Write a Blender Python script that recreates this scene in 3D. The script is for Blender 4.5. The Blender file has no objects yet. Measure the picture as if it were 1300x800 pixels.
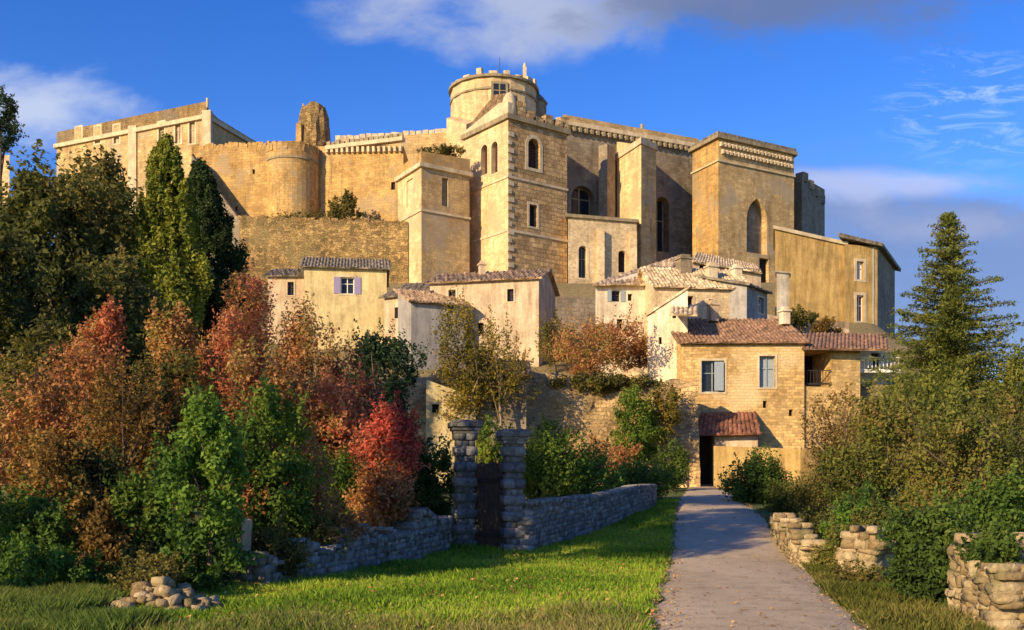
import bpy, math, random
import numpy as np
from mathutils import Vector
random.seed(7)
S = bpy.context.scene
COL = S.collection
R = math.radians
F, CX, HY, CH = 1300.0, 650.0, 620.0, 1.7
def X(px, Y): return (px-CX)/F*Y
def Z(py, Y): return CH+(HY-py)/F*Y
def at(px, py, Y): return Vector((X(px, Y), Y, Z(py, Y)))
def G(px, Y): return (X(px, Y), Y)

# ------------------------------------------------------------------ terrain
PY = [-400, -60, 24, 30, 36, 45, 62]
PZ = [-3, 0, 0, .35, .8, 1.2, 1.75]
UY = [63, 75, 88, 100, 112, 120, 126, 170, 260, 420, 900, 4000]
UZ = [8.0, 9.5, 14, 17, 21, 25, 27, 28, 12, 0, -8, -10]
def sst(t):
    t = np.clip(t, 0, 1); return t*t*(3-2*t)
def H(x, y):
    x = np.asarray(x, float); y = np.asarray(y, float)
    low = np.interp(y, PY, PZ)
    low = np.where(y > 62, 1.75-np.clip((y-62)/300, 0, 1)*6, low)
    up = np.interp(y, UY, UZ)
    s = 62.8+4.4*sst((x-10.2)/.6)
    k = sst((y-s)/1.2)
    lat = sst((115+x)/60)*sst((np.interp(y, [60, 110, 150, 180], [44, 50, 62, 70])-x)/13)
    z = low+(up-low)*k*lat
    z = z+.05*np.sin(x*.9+y*.35)*np.sin(y*.7-x*.2)*np.clip(np.abs(x-(1+.14*y))/3-.6, 0, 1)
    near = np.clip((y-30)/40, 0, 1)
    z = z+near*(.5*np.sin(x*.31+1)*np.sin(y*.23)+.25*np.sin(x*.8+y*.5))*np.clip(np.abs(x-11)/6-.6, 0, 1)*(1-.8*k)
    # gentle bank right of the road
    return z
def h(x, y): return float(H(x, y))

# ------------------------------------------------------------------ tagging
def tag(o, label=None, cat=None, group=None, kind=None):
    if label: o['label'] = label
    if cat: o['category'] = cat
    if group: o['group'] = group
    if kind: o['kind'] = kind
    return o
ORG = {}
def empty(name, loc):
    o = bpy.data.objects.new(name, None); COL.objects.link(o)
    o.location = loc; o.empty_display_size = .3; ORG[o.name] = Vector(loc); return o
def org(p): return ORG[p.name] if p is not None else Vector((0, 0, 0))

# ------------------------------------------------------------------ mesh builder
class MB:
    def __init__(s): s.v = []; s.f = []
    def poly(s, pts):
        n = len(s.v); s.v += [tuple(p) for p in pts]; s.f.append(tuple(range(n, n+len(pts))))
    def box(s, c, sx, sy, sz, rz=0, jit=0):
        n = len(s.v); cs, sn = math.cos(rz), math.sin(rz)
        for k in (-1, 1):
            for (i, j) in ((-1, -1), (1, -1), (1, 1), (-1, 1)):
                x = i*sx/2+random.uniform(-jit, jit); y = j*sy/2+random.uniform(-jit, jit); z = k*sz/2+random.uniform(-jit, jit)
                s.v.append((c[0]+x*cs-y*sn, c[1]+x*sn+y*cs, c[2]+z))
        for q in ((3, 2, 1, 0), (4, 5, 6, 7), (0, 1, 5, 4), (1, 2, 6, 5), (2, 3, 7, 6), (3, 0, 4, 7)):
            s.f.append(tuple(n+i for i in q))
    def prism(s, foot, z0, z1):
        m = len(foot); n = len(s.v)
        zs0 = z0 if hasattr(z0, '__len__') else [z0]*m
        zs = z1 if hasattr(z1, '__len__') else [z1]*m
        s.v += [(p[0], p[1], zs0[i]) for i, p in enumerate(foot)]+[(p[0], p[1], zs[i]) for i, p in enumerate(foot)]
        for i in range(m):
            j = (i+1) % m; s.f.append((n+i, n+j, n+m+j, n+m+i))
        s.f.append(tuple(n+m+i for i in range(m))); s.f.append(tuple(n+m-1-i for i in range(m)))
    def tube(s, pts, rad, k=7):
        pts = [Vector(p) for p in pts]; n = len(s.v)
        for i, p in enumerate(pts):
            d = (pts[min(i+1, len(pts)-1)]-pts[max(i-1, 0)]).normalized()
            u = d.orthogonal().normalized() if abs(d.z) > .95 else d.cross(Vector((0, 0, 1))).normalized()
            w = d.cross(u)
            for a in range(k):
                t = 2*math.pi*a/k; s.v.append(tuple(p+(u*math.cos(t)+w*math.sin(t))*rad[i]))
        for i in range(len(pts)-1):
            for a in range(k):
                b = (a+1) % k; s.f.append((n+i*k+a, n+i*k+b, n+(i+1)*k+b, n+(i+1)*k+a))
        s.f.append(tuple(n+k-1-a for a in range(k))); s.f.append(tuple(n+(len(pts)-1)*k+a for a in range(k)))
    def build(s, name, mat, parent=None, smooth=False, bevel=0):
        o0 = org(parent)
        me = bpy.data.meshes.new(name); me.from_pydata([(a-o0.x, b-o0.y, c-o0.z) for a, b, c in s.v], [], s.f)
        me.update()
        uv = me.uv_layers.new(name='UVMap')
        for p in me.polygons:
            nx, ny, nz = p.normal
            if abs(nz) > .75: tx, ty = None, None
            else:
                l = math.hypot(nx, ny); tx, ty = -ny/l, nx/l
            for li in p.loop_indices:
                x, y, z = s.v[me.loops[li].vertex_index]
                uv.data[li].uv = (x, y) if tx is None else (x*tx+y*ty, z if abs(nz) < .3 else z/math.sqrt(1-nz*nz))
        if smooth: me.polygons.foreach_set('use_smooth', [True]*len(me.polygons))
        me.materials.append(mat)
        o = bpy.data.objects.new(name, me); COL.objects.link(o)
        if parent is not None: o.parent = parent
        ORG[o.name] = o0
        if bevel:
            m = o.modifiers.new('b', 'BEVEL'); m.width = bevel; m.segments = 1; m.limit_method = 'ANGLE'
        return o

def npmesh(name, V, Q, mat, parent=None, var=None, smooth=False, vertcount=4):
    o0 = org(parent)
    V = np.asarray(V, np.float32)-np.array(o0[:], np.float32)
    me = bpy.data.meshes.new(name)
    me.vertices.add(len(V)); me.vertices.foreach_set('co', V.ravel())
    Q = np.asarray(Q, np.int32); n, k = Q.shape
    me.loops.add(n*k); me.loops.foreach_set('vertex_index', Q.ravel())
    me.polygons.add(n); me.polygons.foreach_set('loop_start', np.arange(0, n*k, k, dtype=np.int32))
    me.polygons.foreach_set('loop_total', np.full(n, k, np.int32))
    if smooth: me.polygons.foreach_set('use_smooth', np.ones(n, bool))
    me.update(calc_edges=True)
    if var is not None:
        a = me.attributes.new('var', 'FLOAT', 'FACE'); a.data.foreach_set('value', np.asarray(var, np.float32))
    me.materials.append(mat)
    o = bpy.data.objects.new(name, me); COL.objects.link(o)
    if parent is not None: o.parent = parent
    ORG[o.name] = o0
    return o

# ------------------------------------------------------------------ materials
def newmat(name, rough=.9):
    m = bpy.data.materials.new(name); m.use_nodes = True
    nt = m.node_tree; b = nt.nodes['Principled BSDF']; b.inputs['Roughness'].default_value = rough
    if 'Specular IOR Level' in b.inputs: b.inputs['Specular IOR Level'].default_value = .25
    return m, nt, b
def ramp(nt, fac, stops, interp='LINEAR'):
    r = nt.nodes.new('ShaderNodeValToRGB'); e = r.color_ramp.elements; r.color_ramp.interpolation = interp
    while len(e) < len(stops): e.new(.5)
    for i, (p, c) in enumerate(stops): e[i].position = p; e[i].color = (*c, 1) if len(c) == 3 else c
    nt.links.new(fac, r.inputs[0]); return r.outputs[0]
def noise(nt, vec, scale, detail=5, rough=.6, dist=0):
    n = nt.nodes.new('ShaderNodeTexNoise'); n.inputs['Scale'].default_value = scale; n.inputs['Detail'].default_value = detail
    n.inputs['Roughness'].default_value = rough; n.inputs['Distortion'].default_value = dist
    if vec is not None: nt.links.new(vec, n.inputs['Vector'])
    return n.outputs['Fac']
def mul(nt, a, b, f=1.0, mode='MULTIPLY'):
    m = nt.nodes.new('ShaderNodeMix'); m.data_type = 'RGBA'; m.blend_type = mode
    if isinstance(f, (int, float)): m.inputs[0].default_value = f
    else: nt.links.new(f, m.inputs[0])
    for s, i in ((a, 6), (b, 7)):
        if isinstance(s, tuple): m.inputs[i].default_value = (*s, 1)
        else: nt.links.new(s, m.inputs[i])
    return m.outputs[2]
def mapping(nt, vec, scale):
    m = nt.nodes.new('ShaderNodeMapping'); m.inputs['Scale'].default_value = scale; nt.links.new(vec, m.inputs[0]); return m.outputs[0]
def wpos(nt):
    g = nt.nodes.new('ShaderNodeNewGeometry'); return g.outputs['Position']
def math_(nt, op, a, b=None):
    m = nt.nodes.new('ShaderNodeMath'); m.operation = op
    for i, s in enumerate((a, b)):
        if s is None: continue
        if isinstance(s, (int, float)): m.inputs[i].default_value = s
        else: nt.links.new(s, m.inputs[i])
    return m.outputs[0]
def bump(nt, b, hgt, strength, dist):
    n = nt.nodes.new('ShaderNodeBump'); n.inputs['Strength'].default_value = strength; n.inputs['Distance'].default_value = dist
    nt.links.new(hgt, n.inputs['Height']); nt.links.new(n.outputs[0], b.inputs['Normal'])
def sc(c, k): return tuple(min(1, x*k) for x in c)

def masonry(name, c, bw=.6, bh=.3, stain=(.35, .28, .2), st=.5, contrast=1.0, bmp=.6, mortar=.75, streak=.5, patch=None, bs=.05, wob_=.7):
    """coursed stone wall: blocks with their own tone, worn patches and run-off streaks"""
    m, nt, b = newmat(name)
    uv = nt.nodes.new('ShaderNodeUVMap').outputs[0]; P = wpos(nt)
    wob = nt.nodes.new('ShaderNodeVectorMath'); wob.operation = 'ADD'
    nz = nt.nodes.new('ShaderNodeTexNoise'); nz.inputs['Scale'].default_value = 1.3; nz.inputs['Detail'].default_value = 2; nt.links.new(P, nz.inputs['Vector'])
    sv = nt.nodes.new('ShaderNodeVectorMath'); sv.operation = 'SCALE'; sv.inputs['Scale'].default_value = bh*wob_; nt.links.new(nz.outputs['Color'], sv.inputs[0])
    nt.links.new(uv, wob.inputs[0]); nt.links.new(sv.outputs[0], wob.inputs[1])
    br = nt.nodes.new('ShaderNodeTexBrick'); nt.links.new(wob.outputs[0], br.inputs['Vector'])
    br.inputs['Color1'].default_value = (*sc(c, 1.18), 1); br.inputs['Color2'].default_value = (*sc(c, 1-.32*contrast), 1)
    br.inputs['Mortar'].default_value = (*sc(c, mortar), 1); br.inputs['Scale'].default_value = 1
    br.inputs['Brick Width'].default_value = bw; br.inputs['Row Height'].default_value = bh; br.inputs['Mortar Size'].default_value = .018*bh/.3
    br.inputs['Mortar Smooth'].default_value = .4
    n1 = noise(nt, P, .35, 6, .62, .4)
    col = mul(nt, br.outputs['Color'], ramp(nt, n1, [(.3, sc((1.0, .93, .84), .66)), (.62, (1.14, 1.12, 1.07))]))
    nd = noise(nt, mapping(nt, P, (.5, .5, .07)), 1.6, 7, .75, .6)
    col = mul(nt, col, ramp(nt, nd, [(.56, (1, 1, 1)), (.66, (.66, .63, .58)), (.8, (.5, .47, .42))]))
    n2 = noise(nt, mapping(nt, P, (1.2, 1.2, .16)), 1.0, 6, .7, .2)
    col = mul(nt, col, stain, ramp(nt, n2, [(.5, (0, 0, 0)), (.72, (streak*st*1.2,)*3)]), 'MIX')
    n3 = noise(nt, P, 5, 5, .7)
    col = mul(nt, col, ramp(nt, n3, [(.3, (.72, .7, .66)), (.6, (1.1, 1.1, 1.1))]))
    if patch:
        n4 = noise(nt, P, .22, 5, .6)
        col = mul(nt, col, patch, ramp(nt, n4, [(.52, (0, 0, 0)), (.62, (.7, .7, .7))]), 'MIX')
    nt.links.new(col, b.inputs['Base Color'])
    hb = math_(nt, 'ADD', math_(nt, 'MULTIPLY', br.outputs['Fac'], -1.0), math_(nt, 'MULTIPLY', n3, 1.6))
    bump(nt, b, hb, bmp, bs)
    return m
def rubble(name, c, scale=3.2, c2=None, bmp=.8, dark=.35, bs=.1):
    m, nt, b = newmat(name); P = wpos(nt)
    mp = mapping(nt, P, (1, 1, 1.5))
    vo = nt.nodes.new('ShaderNodeTexVoronoi'); vo.inputs['Scale'].default_value = scale; nt.links.new(mp, vo.inputs['Vector'])
    ve = nt.nodes.new('ShaderNodeTexVoronoi'); ve.feature = 'DISTANCE_TO_EDGE'; ve.inputs['Scale'].default_value = scale; nt.links.new(mp, ve.inputs['Vector'])
    sp = nt.nodes.new('ShaderNodeSeparateColor'); nt.links.new(vo.outputs['Color'], sp.inputs[0])
    c2 = c2 or sc(c, .55)
    col = ramp(nt, sp.outputs[0], [(0, c2), (.55, c), (1, sc(c, 1.3))])
    e = ramp(nt, ve.outputs['Distance'], [(.0, (dark,)*3), (.1, (1, 1, 1))])
    col = mul(nt, col, e)
    n = noise(nt, P, .5, 6, .7)
    col = mul(nt, col, ramp(nt, n, [(.32, (.6, .58, .52)), (.6, (1.1, 1.08, 1.02))]))
    n3 = noise(nt, P, 9, 4, .7)
    col = mul(nt, col, ramp(nt, n3, [(.3, (.7, .7, .7)), (.6, (1.1, 1.1, 1.1))]))
    nt.links.new(col, b.inputs['Base Color'])
    bump(nt, b, math_(nt, 'ADD', math_(nt, 'MINIMUM', ve.outputs['Distance'], .15), math_(nt, 'MULTIPLY', n3, .12)), bmp, bs*3)
    return m
def plaster(name, c, dirt=.5, bmp=.3):
    m, nt, b = newmat(name); P = wpos(nt)
    n = noise(nt, P, .6, 7, .65, .5); n2 = noise(nt, mapping(nt, P, (2, 2, .3)), 1, 5, .7); n3 = noise(nt, P, 7, 5, .7)
    col = ramp(nt, n, [(.3, sc(c, .68)), (.6, sc(c, 1.1))])
    col = mul(nt, col, ramp(nt, n2, [(.3, (1-dirt*.5, 1-dirt*.55, 1-dirt*.6)), (.6, (1, 1, 1))]))
    col = mul(nt, col, ramp(nt, n3, [(.3, (.82, .8, .78)), (.6, (1.05, 1.05, 1.05))]))
    nt.links.new(col, b.inputs['Base Color']); bump(nt, b, n3, bmp, .04); return m
def tiles(name, c, c2):
    m, nt, b = newmat(name, .85); P = wpos(nt)
    vo = nt.nodes.new('ShaderNodeTexVoronoi'); vo.inputs['Scale'].default_value = 4; nt.links.new(P, vo.inputs['Vector'])
    sp = nt.nodes.new('ShaderNodeSeparateColor'); nt.links.new(vo.outputs['Color'], sp.inputs[0])
    col = ramp(nt, sp.outputs[0], [(0, c2), (.5, c), (1, sc(c, 1.5))])
    col = mul(nt, col, ramp(nt, noise(nt, P, .9, 5, .7), [(.3, (.55, .55, .5)), (.6, (1.1, 1.1, 1.1))]))
    nt.links.new(col, b.inputs['Base Color']); bump(nt, b, noise(nt, P, 8, 3), .3, .03); return m
def flat(name, c, rough=.8, n=.2, scale=6):
    m, nt, b = newmat(name, rough)
    col = ramp(nt, noise(nt, wpos(nt), scale, 4, .65), [(.3, sc(c, 1-n)), (.65, sc(c, 1+n))])
    nt.links.new(col, b.inputs['Base Color']); return m
def foliage(name, cols, trans=.28, seed=0.0):
    cols = [sc(c, 1.22) for c in cols]; trans = trans*1.35 if trans > .1 else trans
    m, nt, b = newmat(name, .75)
    a = nt.nodes.new('ShaderNodeAttribute'); a.attribute_name = 'var'
    k = len(cols)
    col = ramp(nt, a.outputs['Fac'], [(i/(k-1)*.9+.05, c) for i, c in enumerate(cols)])
    nt.links.new(col, b.inputs['Base Color'])
    b.inputs['Specular IOR Level'].default_value = .2
    t = nt.nodes.new('ShaderNodeBsdfTranslucent'); nt.links.new(mul(nt, col, (1.25, 1.15, .7)), t.inputs[0])
    mx = nt.nodes.new('ShaderNodeMixShader'); mx.inputs[0].default_value = trans
    nt.links.new(b.outputs[0], mx.inputs[1]); nt.links.new(t.outputs[0], mx.inputs[2])
    nt.links.new(mx.outputs[0], nt.nodes['Material Output'].inputs[0]); return m

STONE = (.50, .355, .205)
M = {}
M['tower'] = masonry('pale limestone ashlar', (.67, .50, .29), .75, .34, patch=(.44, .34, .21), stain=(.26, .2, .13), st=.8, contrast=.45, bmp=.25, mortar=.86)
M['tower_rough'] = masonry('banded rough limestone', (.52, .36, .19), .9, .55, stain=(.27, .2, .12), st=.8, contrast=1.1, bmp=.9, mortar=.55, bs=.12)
M['curtain'] = masonry('golden ashlar', (.50, .32, .125), .7, .35, stain=(.17, .13, .07), st=1.5, patch=(.33, .25, .15), contrast=.6, bmp=.5)
M['ochre'] = plaster('ochre render', (.52, .35, .13), 1.0, .4)
M['nave'] = masonry('weathered ashlar toned for shade', (.28, .23, .17), .8, .4, patch=(.19, .165, .14), stain=(.1, .09, .08), st=1.0, contrast=.7, bmp=.5)  # dark grey-brown tone carries painted shade as well as weathering
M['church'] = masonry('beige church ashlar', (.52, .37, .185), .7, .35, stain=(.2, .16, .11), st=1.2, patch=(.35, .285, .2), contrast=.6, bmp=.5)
M['rampart'] = masonry('golden rubble rampart', (.50, .34, .15), .62, .36, stain=(.13, .11, .05), st=1.4, contrast=1.7, bmp=1, mortar=.55, patch=(.28, .22, .1), bs=.2, wob_=3.2)
M['rock'] = masonry('ochre terrace rubble', (.72, .50, .26), .42, .26, stain=(.3, .25, .12), st=.9, contrast=1.2, bmp=1, mortar=.5, patch=(.5, .34, .17), bs=.15, wob_=1.8)
M['house'] = masonry('golden house rubble', (.63, .43, .19), .36, .19, stain=(.36, .26, .14), st=.8, contrast=1.0, bmp=.7, mortar=.82, patch=(.66, .5, .28), bs=.05, wob_=1.1)
M['cream'] = plaster('cream render', (.80, .69, .51), .8)
M['yellow'] = plaster('yellow render', (.66, .53, .27), .8)
M['pink'] = plaster('pinkish render', (.60, .46, .31), .9)
M['pale'] = masonry('pale stone house', (.62, .49, .32), .4, .22, st=.5, contrast=.5, bmp=.4)
M['grey'] = plaster('grey render', (.34, .32, .3), .6)
M['tile'] = tiles('terracotta canal tiles', (.27, .155, .09), (.16, .095, .065))
M['tile_red'] = tiles('red terracotta tiles', (.23, .10, .06), (.12, .055, .04))
M['tile_pale'] = tiles('sun bleached canal tiles', (.55, .42, .26), (.34, .24, .15))
M['wood_roof'] = tiles('dark brown roof slabs', (.2, .13, .07), (.1, .065, .04))
M['tile_brown'] = tiles('faded brown canal tiles', (.33, .22, .13), (.2, .13, .08))
M['tile_grey'] = tiles('lichen grey tiles', (.20, .16, .115), (.1, .09, .07))
M['trim'] = plaster('pale dressed stone', (.62, .5, .33), .5)
M['trim_dark'] = plaster('weathered dressed stone', (.33, .27, .17), .8)
M['glass'] = flat('dark window glass', (.02, .022, .028), .12, .3)
M['hole'] = flat('unlit interior', (.018, .014, .013), .9, .3)
M['shut_blue'] = flat('blue grey painted shutters', (.27, .31, .35), .6, .1)
M['shut_violet'] = flat('violet painted shutters', (.26, .22, .36), .6, .1)
M['shut_red'] = flat('maroon painted shutters', (.12, .035, .04), .6, .15)
M['wood'] = flat('old brown wood', (.06, .04, .03), .8, .4, 12)
M['louver'] = flat('dark red louvres', (.07, .03, .025), .8, .3, 12)
M['iron'] = flat('dark painted iron', (.03, .022, .02), .5, .3)
M['white'] = flat('white paint', (.75, .73, .7), .6, .06)
M['blue_grey_stone'] = rubble('grey limestone rubble', (.20, .19, .185), 3.5, (.12, .115, .11), .6, .5, .04)
M['bark'] = flat('grey brown bark', (.10, .075, .055), .95, .4, 5)
M['bark_pale'] = flat('pale twigs', (.26, .19, .13), .95, .3, 5)
def stone_ind(name, cols):
    m, nt, b = newmat(name, .95)
    a = nt.nodes.new('ShaderNodeAttribute'); a.attribute_name = 'var'; P = wpos(nt)
    col = ramp(nt, a.outputs['Fac'], [(i/(len(cols)-1), c) for i, c in enumerate(cols)])
    n = noise(nt, P, 9, 6, .7); n2 = noise(nt, P, 2.2, 5, .65)
    col = mul(nt, col, ramp(nt, n, [(.3, (.6, .6, .6)), (.62, (1.15, 1.15, 1.12))]))
    col = mul(nt, col, (.13, .14, .06), ramp(nt, n2, [(.53, (0, 0, 0)), (.66, (.65,)*3)]), 'MIX')
    nt.links.new(col, b.inputs['Base Color']); bump(nt, b, n, 1, .09); return m
M['stones'] = stone_ind('grey field stones', [(.17, .165, .16), (.28, .27, .26), (.38, .36, .33)])
M['stones_shaded'] = stone_ind('grey pillar stones toned for shade', [(.12, .125, .13), (.19, .19, .2), (.27, .265, .26)])  # darker, bluer copy of the field stones; the pillars' shade is in the colour
M['stones_warm'] = stone_ind('ochre field stones', [(.26, .18, .09), (.42, .31, .17), (.55, .43, .26)])
M['mortar'] = flat('earthy mortar', (.12, .11, .1), .95, .35, 5)
M['mortar_warm'] = flat('warm earthy mortar', (.22, .16, .09), .95, .35, 5)

# ------------------------------------------------------------------ building kit
def arch_pts(w, zs, hgt, kind):
    n = 8; r = w/2; pts = []
    if kind == 'round':
        for i in range(n+1):
            t = math.pi*(1-i/n); pts.append((r*math.cos(t), zs+hgt*math.sin(t)))
    else:   # pointed
        tt = math.acos(.5)
        for i in range(n//2+1):
            t = tt*i/(n//2); pts.append((r-2*r*math.cos(t), zs+hgt*math.sin(t)/math.sin(tt)))
        for i in range(n//2-1, -1, -1):
            t = tt*i/(n//2); pts.append((-r+2*r*math.cos(t), zs+hgt*math.sin(t)/math.sin(tt)))
    return pts
def wall_seg(mb, a, b, z0, za, zb, holes, depth=.35):
    a = Vector(a); b = Vector(b); L = (b-a).length; d = (b-a)/L; nrm = Vector((d.y, -d.x))
    def p(u, z, off=0): q = a+d*u-nrm*off; return (q.x, q.y, z)
    top = lambda u: za+(zb-za)*u/L
    us = sorted({0, L, *[x for hh in holes for x in (hh['u']-hh['w']/2, hh['u']+hh['w']/2)]})
    vs = sorted({z0, *[x for hh in holes for x in (hh['z'], hh['z']+hh['h'])]})
    for i in range(len(us)-1):
        u0, u1 = us[i], us[i+1]
        if u1-u0 < 1e-5: continue
        for j in range(len(vs)):
            v0 = vs[j]; last = j == len(vs)-1
            v1 = None if last else vs[j+1]
            um = (u0+u1)/2
            if not last and any(abs(um-hh['u']) < hh['w']/2 and hh['z']-1e-6 <= v0 and v1 <= hh['z']+hh['h']+1e-6 for hh in holes): continue
            mb.poly([p(u0, v0), p(u1, v0), p(u1, top(u1) if last else v1), p(u0, top(u0) if last else v1)])
    for hh in holes:
        u, w, z, H_ = hh['u'], hh['w'], hh['z'], hh['h']; dp = hh.get('depth', depth)
        l, r = u-w/2, u+w/2
        if hh.get('arch'):
            ah = w/2 if hh['arch'] == 'round' else w*.8
            ah = min(ah, H_*.9); zs = z+H_-ah
            ap = [(u+x, zz) for x, zz in arch_pts(w, zs, ah, hh['arch'])]
            mid = len(ap)//2
            for k in range(mid): mb.poly([p(l, z+H_), p(*ap[k]), p(*ap[k+1])])
            for k in range(mid, len(ap)-1): mb.poly([p(r, z+H_), p(*ap[k]), p(*ap[k+1])])
            out = [(l, z)]+ap+[(r, z)]
        else: out = [(l, z), (l, z+H_), (r, z+H_), (r, z)]
        hh['out'] = out
        for k in range(len(out)):
            q0, q1 = out[k], out[(k+1) % len(out)]
            mb.poly([p(*q0), p(*q1), p(*q1, dp), p(*q0, dp)])
        hh['p'] = p; hh['dp'] = dp
def window(hh, root):
    p, dp, out = hh['p'], hh['dp'], hh['out']; u, w, z, H_ = hh['u'], hh['w'], hh['z'], hh['h']; kind = hh['kind']
    fm = M[hh.get('fmat', 'wood')]
    if kind == 'blind':
        mb = MB(); mb.poly([p(*q, dp-.02) for q in out][::-1]); mb.build('window_infill', M[hh.get('pmat', 'trim_dark')], root)
        return
    mb = MB(); mb.poly([p(*q, dp-.02) for q in out][::-1])
    name = {'door': 'door', 'dark': 'opening'}.get(kind, 'window')
    pm = {'door': M['wood'], 'dark': M['hole'], 'shut': M[hh.get('pmat', 'shut_blue')], 'louver': M['louver']}.get(kind, M['glass'])
    if kind in ('dark', 'door', 'louver'):
        o = mb.build(name, pm, root)
        if kind == 'louver':
            f = MB(); n = max(3, int(H_/.35))
            for k in range(n):
                zz = z+H_*(k+.5)/n; f.poly([p(u-w*.38, zz, dp-.12), p(u+w*.38, zz, dp-.12), p(u+w*.38, zz+.12, dp-.03), p(u-w*.38, zz+.12, dp-.03)])
            f.build('louver', M['louver'], o)
    else:
        f = MB(); t = hh.get('t', .07); q = dp-.1
        def bar(u0, u1, z0, z1):
            A = [p(u0, z0, q), p(u1, z0, q), p(u1, z1, q), p(u0, z1, q)]; B = [p(u0, z0, q+.06), p(u1, z0, q+.06), p(u1, z1, q+.06), p(u0, z1, q+.06)]
            f.poly(A)
            for k in range(4): f.poly([A[k], B[k], B[(k+1) % 4], A[(k+1) % 4]])
        bar(u-w/2, u-w/2+t, z, z+H_); bar(u+w/2-t, u+w/2, z, z+H_); bar(u-w/2+t, u+w/2-t, z, z+t); bar(u-w/2+t, u+w/2-t, z+H_-t, z+H_)
        bar(u-t/2, u+t/2, z+t, z+H_-t); bar(u-w/2+t, u-t/2, z+H_*.6, z+H_*.6+t*.7); bar(u+t/2, u+w/2-t, z+H_*.6, z+H_*.6+t*.7)
        o = f.build('window', fm, root)
        mb.build('pane', pm, o)
    if hh.get('shutters'):
        for s_ in (-1, 1):
            f = MB(); c0 = u+s_*(w/2+w*.27)
            A = [p(c0-w*.24, z, -.06), p(c0+w*.24, z, -.06), p(c0+w*.24, z+H_, -.06), p(c0-w*.24, z+H_, -.06)]
            B = [p(c0-w*.24, z, -.01), p(c0+w*.24, z, -.01), p(c0+w*.24, z+H_, -.01), p(c0-w*.24, z+H_, -.01)]
            f.poly(A)
            for k in range(4): f.poly([A[k], B[k], B[(k+1) % 4], A[(k+1) % 4]])
            f.build('shutter', M[hh['shutters']], root)
    if hh.get('sur'):
        f = MB(); t = hh['sur']; k = len(out)
        cu, cz = u, z+H_/2
        def outp(q):
            x, y = q; dx = 1 if x > u+1e-4 else (-1 if x < u-1e-4 else 0)
            if hh.get('arch') and y > z+1e-4:
                zs = out[1][1]; vx, vy = (x-u), (y-zs+.15*w); l = math.hypot(vx, vy) or 1; return (x+vx/l*t, y+vy/l*t)
            return (x+dx*t, y+(t if y > z+1e-4 else -t*.8))
        for i in range(k):
            q0, q1 = out[i], out[(i+1) % k]
            o0, o1 = outp(q0), outp(q1)
            f.poly([p(*q0, -.04), p(*q1, -.04), p(*o1, -.04), p(*o0, -.04)][::-1])
            f.poly([p(*o0, -.04), p(*o1, -.04), p(*o1, .0), p(*o0, .0)]); f.poly([p(*q0, -.04), p(*q1, -.04), p(*q1, .03), p(*q0, .03)])
        f.build('window_surround', M[hh.get('smat', 'trim')], root)
def hp(a, b, px, pt, pb, wpx, kind='glass', **k):
    """an opening of a wall a-b, seen at a given place, size in its own plane"""
    a = Vector(a); b = Vector(b); L = (b-a).length; d = (b-a)/L
    def uu(q):
        s = (q-CX)/F; return (s*a.y-a.x)/(d.x-s*d.y)
    u = uu(px); w = abs(uu(px+wpx/2)-uu(px-wpx/2)); Y = a.y+d.y*u
    z0 = Z(pb, Y); return dict(u=u, w=w, z=z0, h=Z(pt, Y)-z0, kind=kind, **k)
def offs(foot, o):
    n = len(foot); P = [Vector(p) for p in foot]; out = []
    for i in range(n):
        d0 = (P[i]-P[i-1]).normalized(); d1 = (P[(i+1) % n]-P[i]).normalized()
        n0 = Vector((d0.y, -d0.x)); n1 = Vector((d1.y, -d1.x)); m = n0+n1
        out.append(tuple(P[i]+m*(o/max(.35, (1+n0.dot(n1))))))
    return out
def block(name, label, cat, foot, z0, z1, mat, holes=None, mats=None, group=None, cap=True, root=None):
    """a building of straight walls; foot runs counter-clockwise; holes = {wall index: [openings]}"""
    holes = holes or {}; n = len(foot)
    zs = z1 if hasattr(z1, '__len__') else [z1]*n
    if root is None:
        c = sum((Vector(p) for p in foot), Vector((0, 0)))/n
        root = empty(name, (c.x, c.y, z0)); tag(root, label, cat, group)
    groups = {}
    for i in range(n):
        mm = (mats or {}).get(i, mat)
        mb = groups.setdefault(mm, MB())
        wall_seg(mb, foot[i], foot[(i+1) % n], z0, zs[i], zs[(i+1) % n], holes.get(i, []))
    first = True
    for mm, mb in groups.items():
        if first and cap: mb.poly([(foot[i][0], foot[i][1], zs[i]-.02) for i in range(n)])
        first = False
        mb.build('wall', M[mm], root)
    for i in holes:
        for hh in holes[i]: window(hh, root)
    return root
def band(root, name, foot, z0, z1, o, mat):
    mb = MB(); mb.prism(offs(foot, o), z0, z1); return mb.build(name, M[mat], root)
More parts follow.
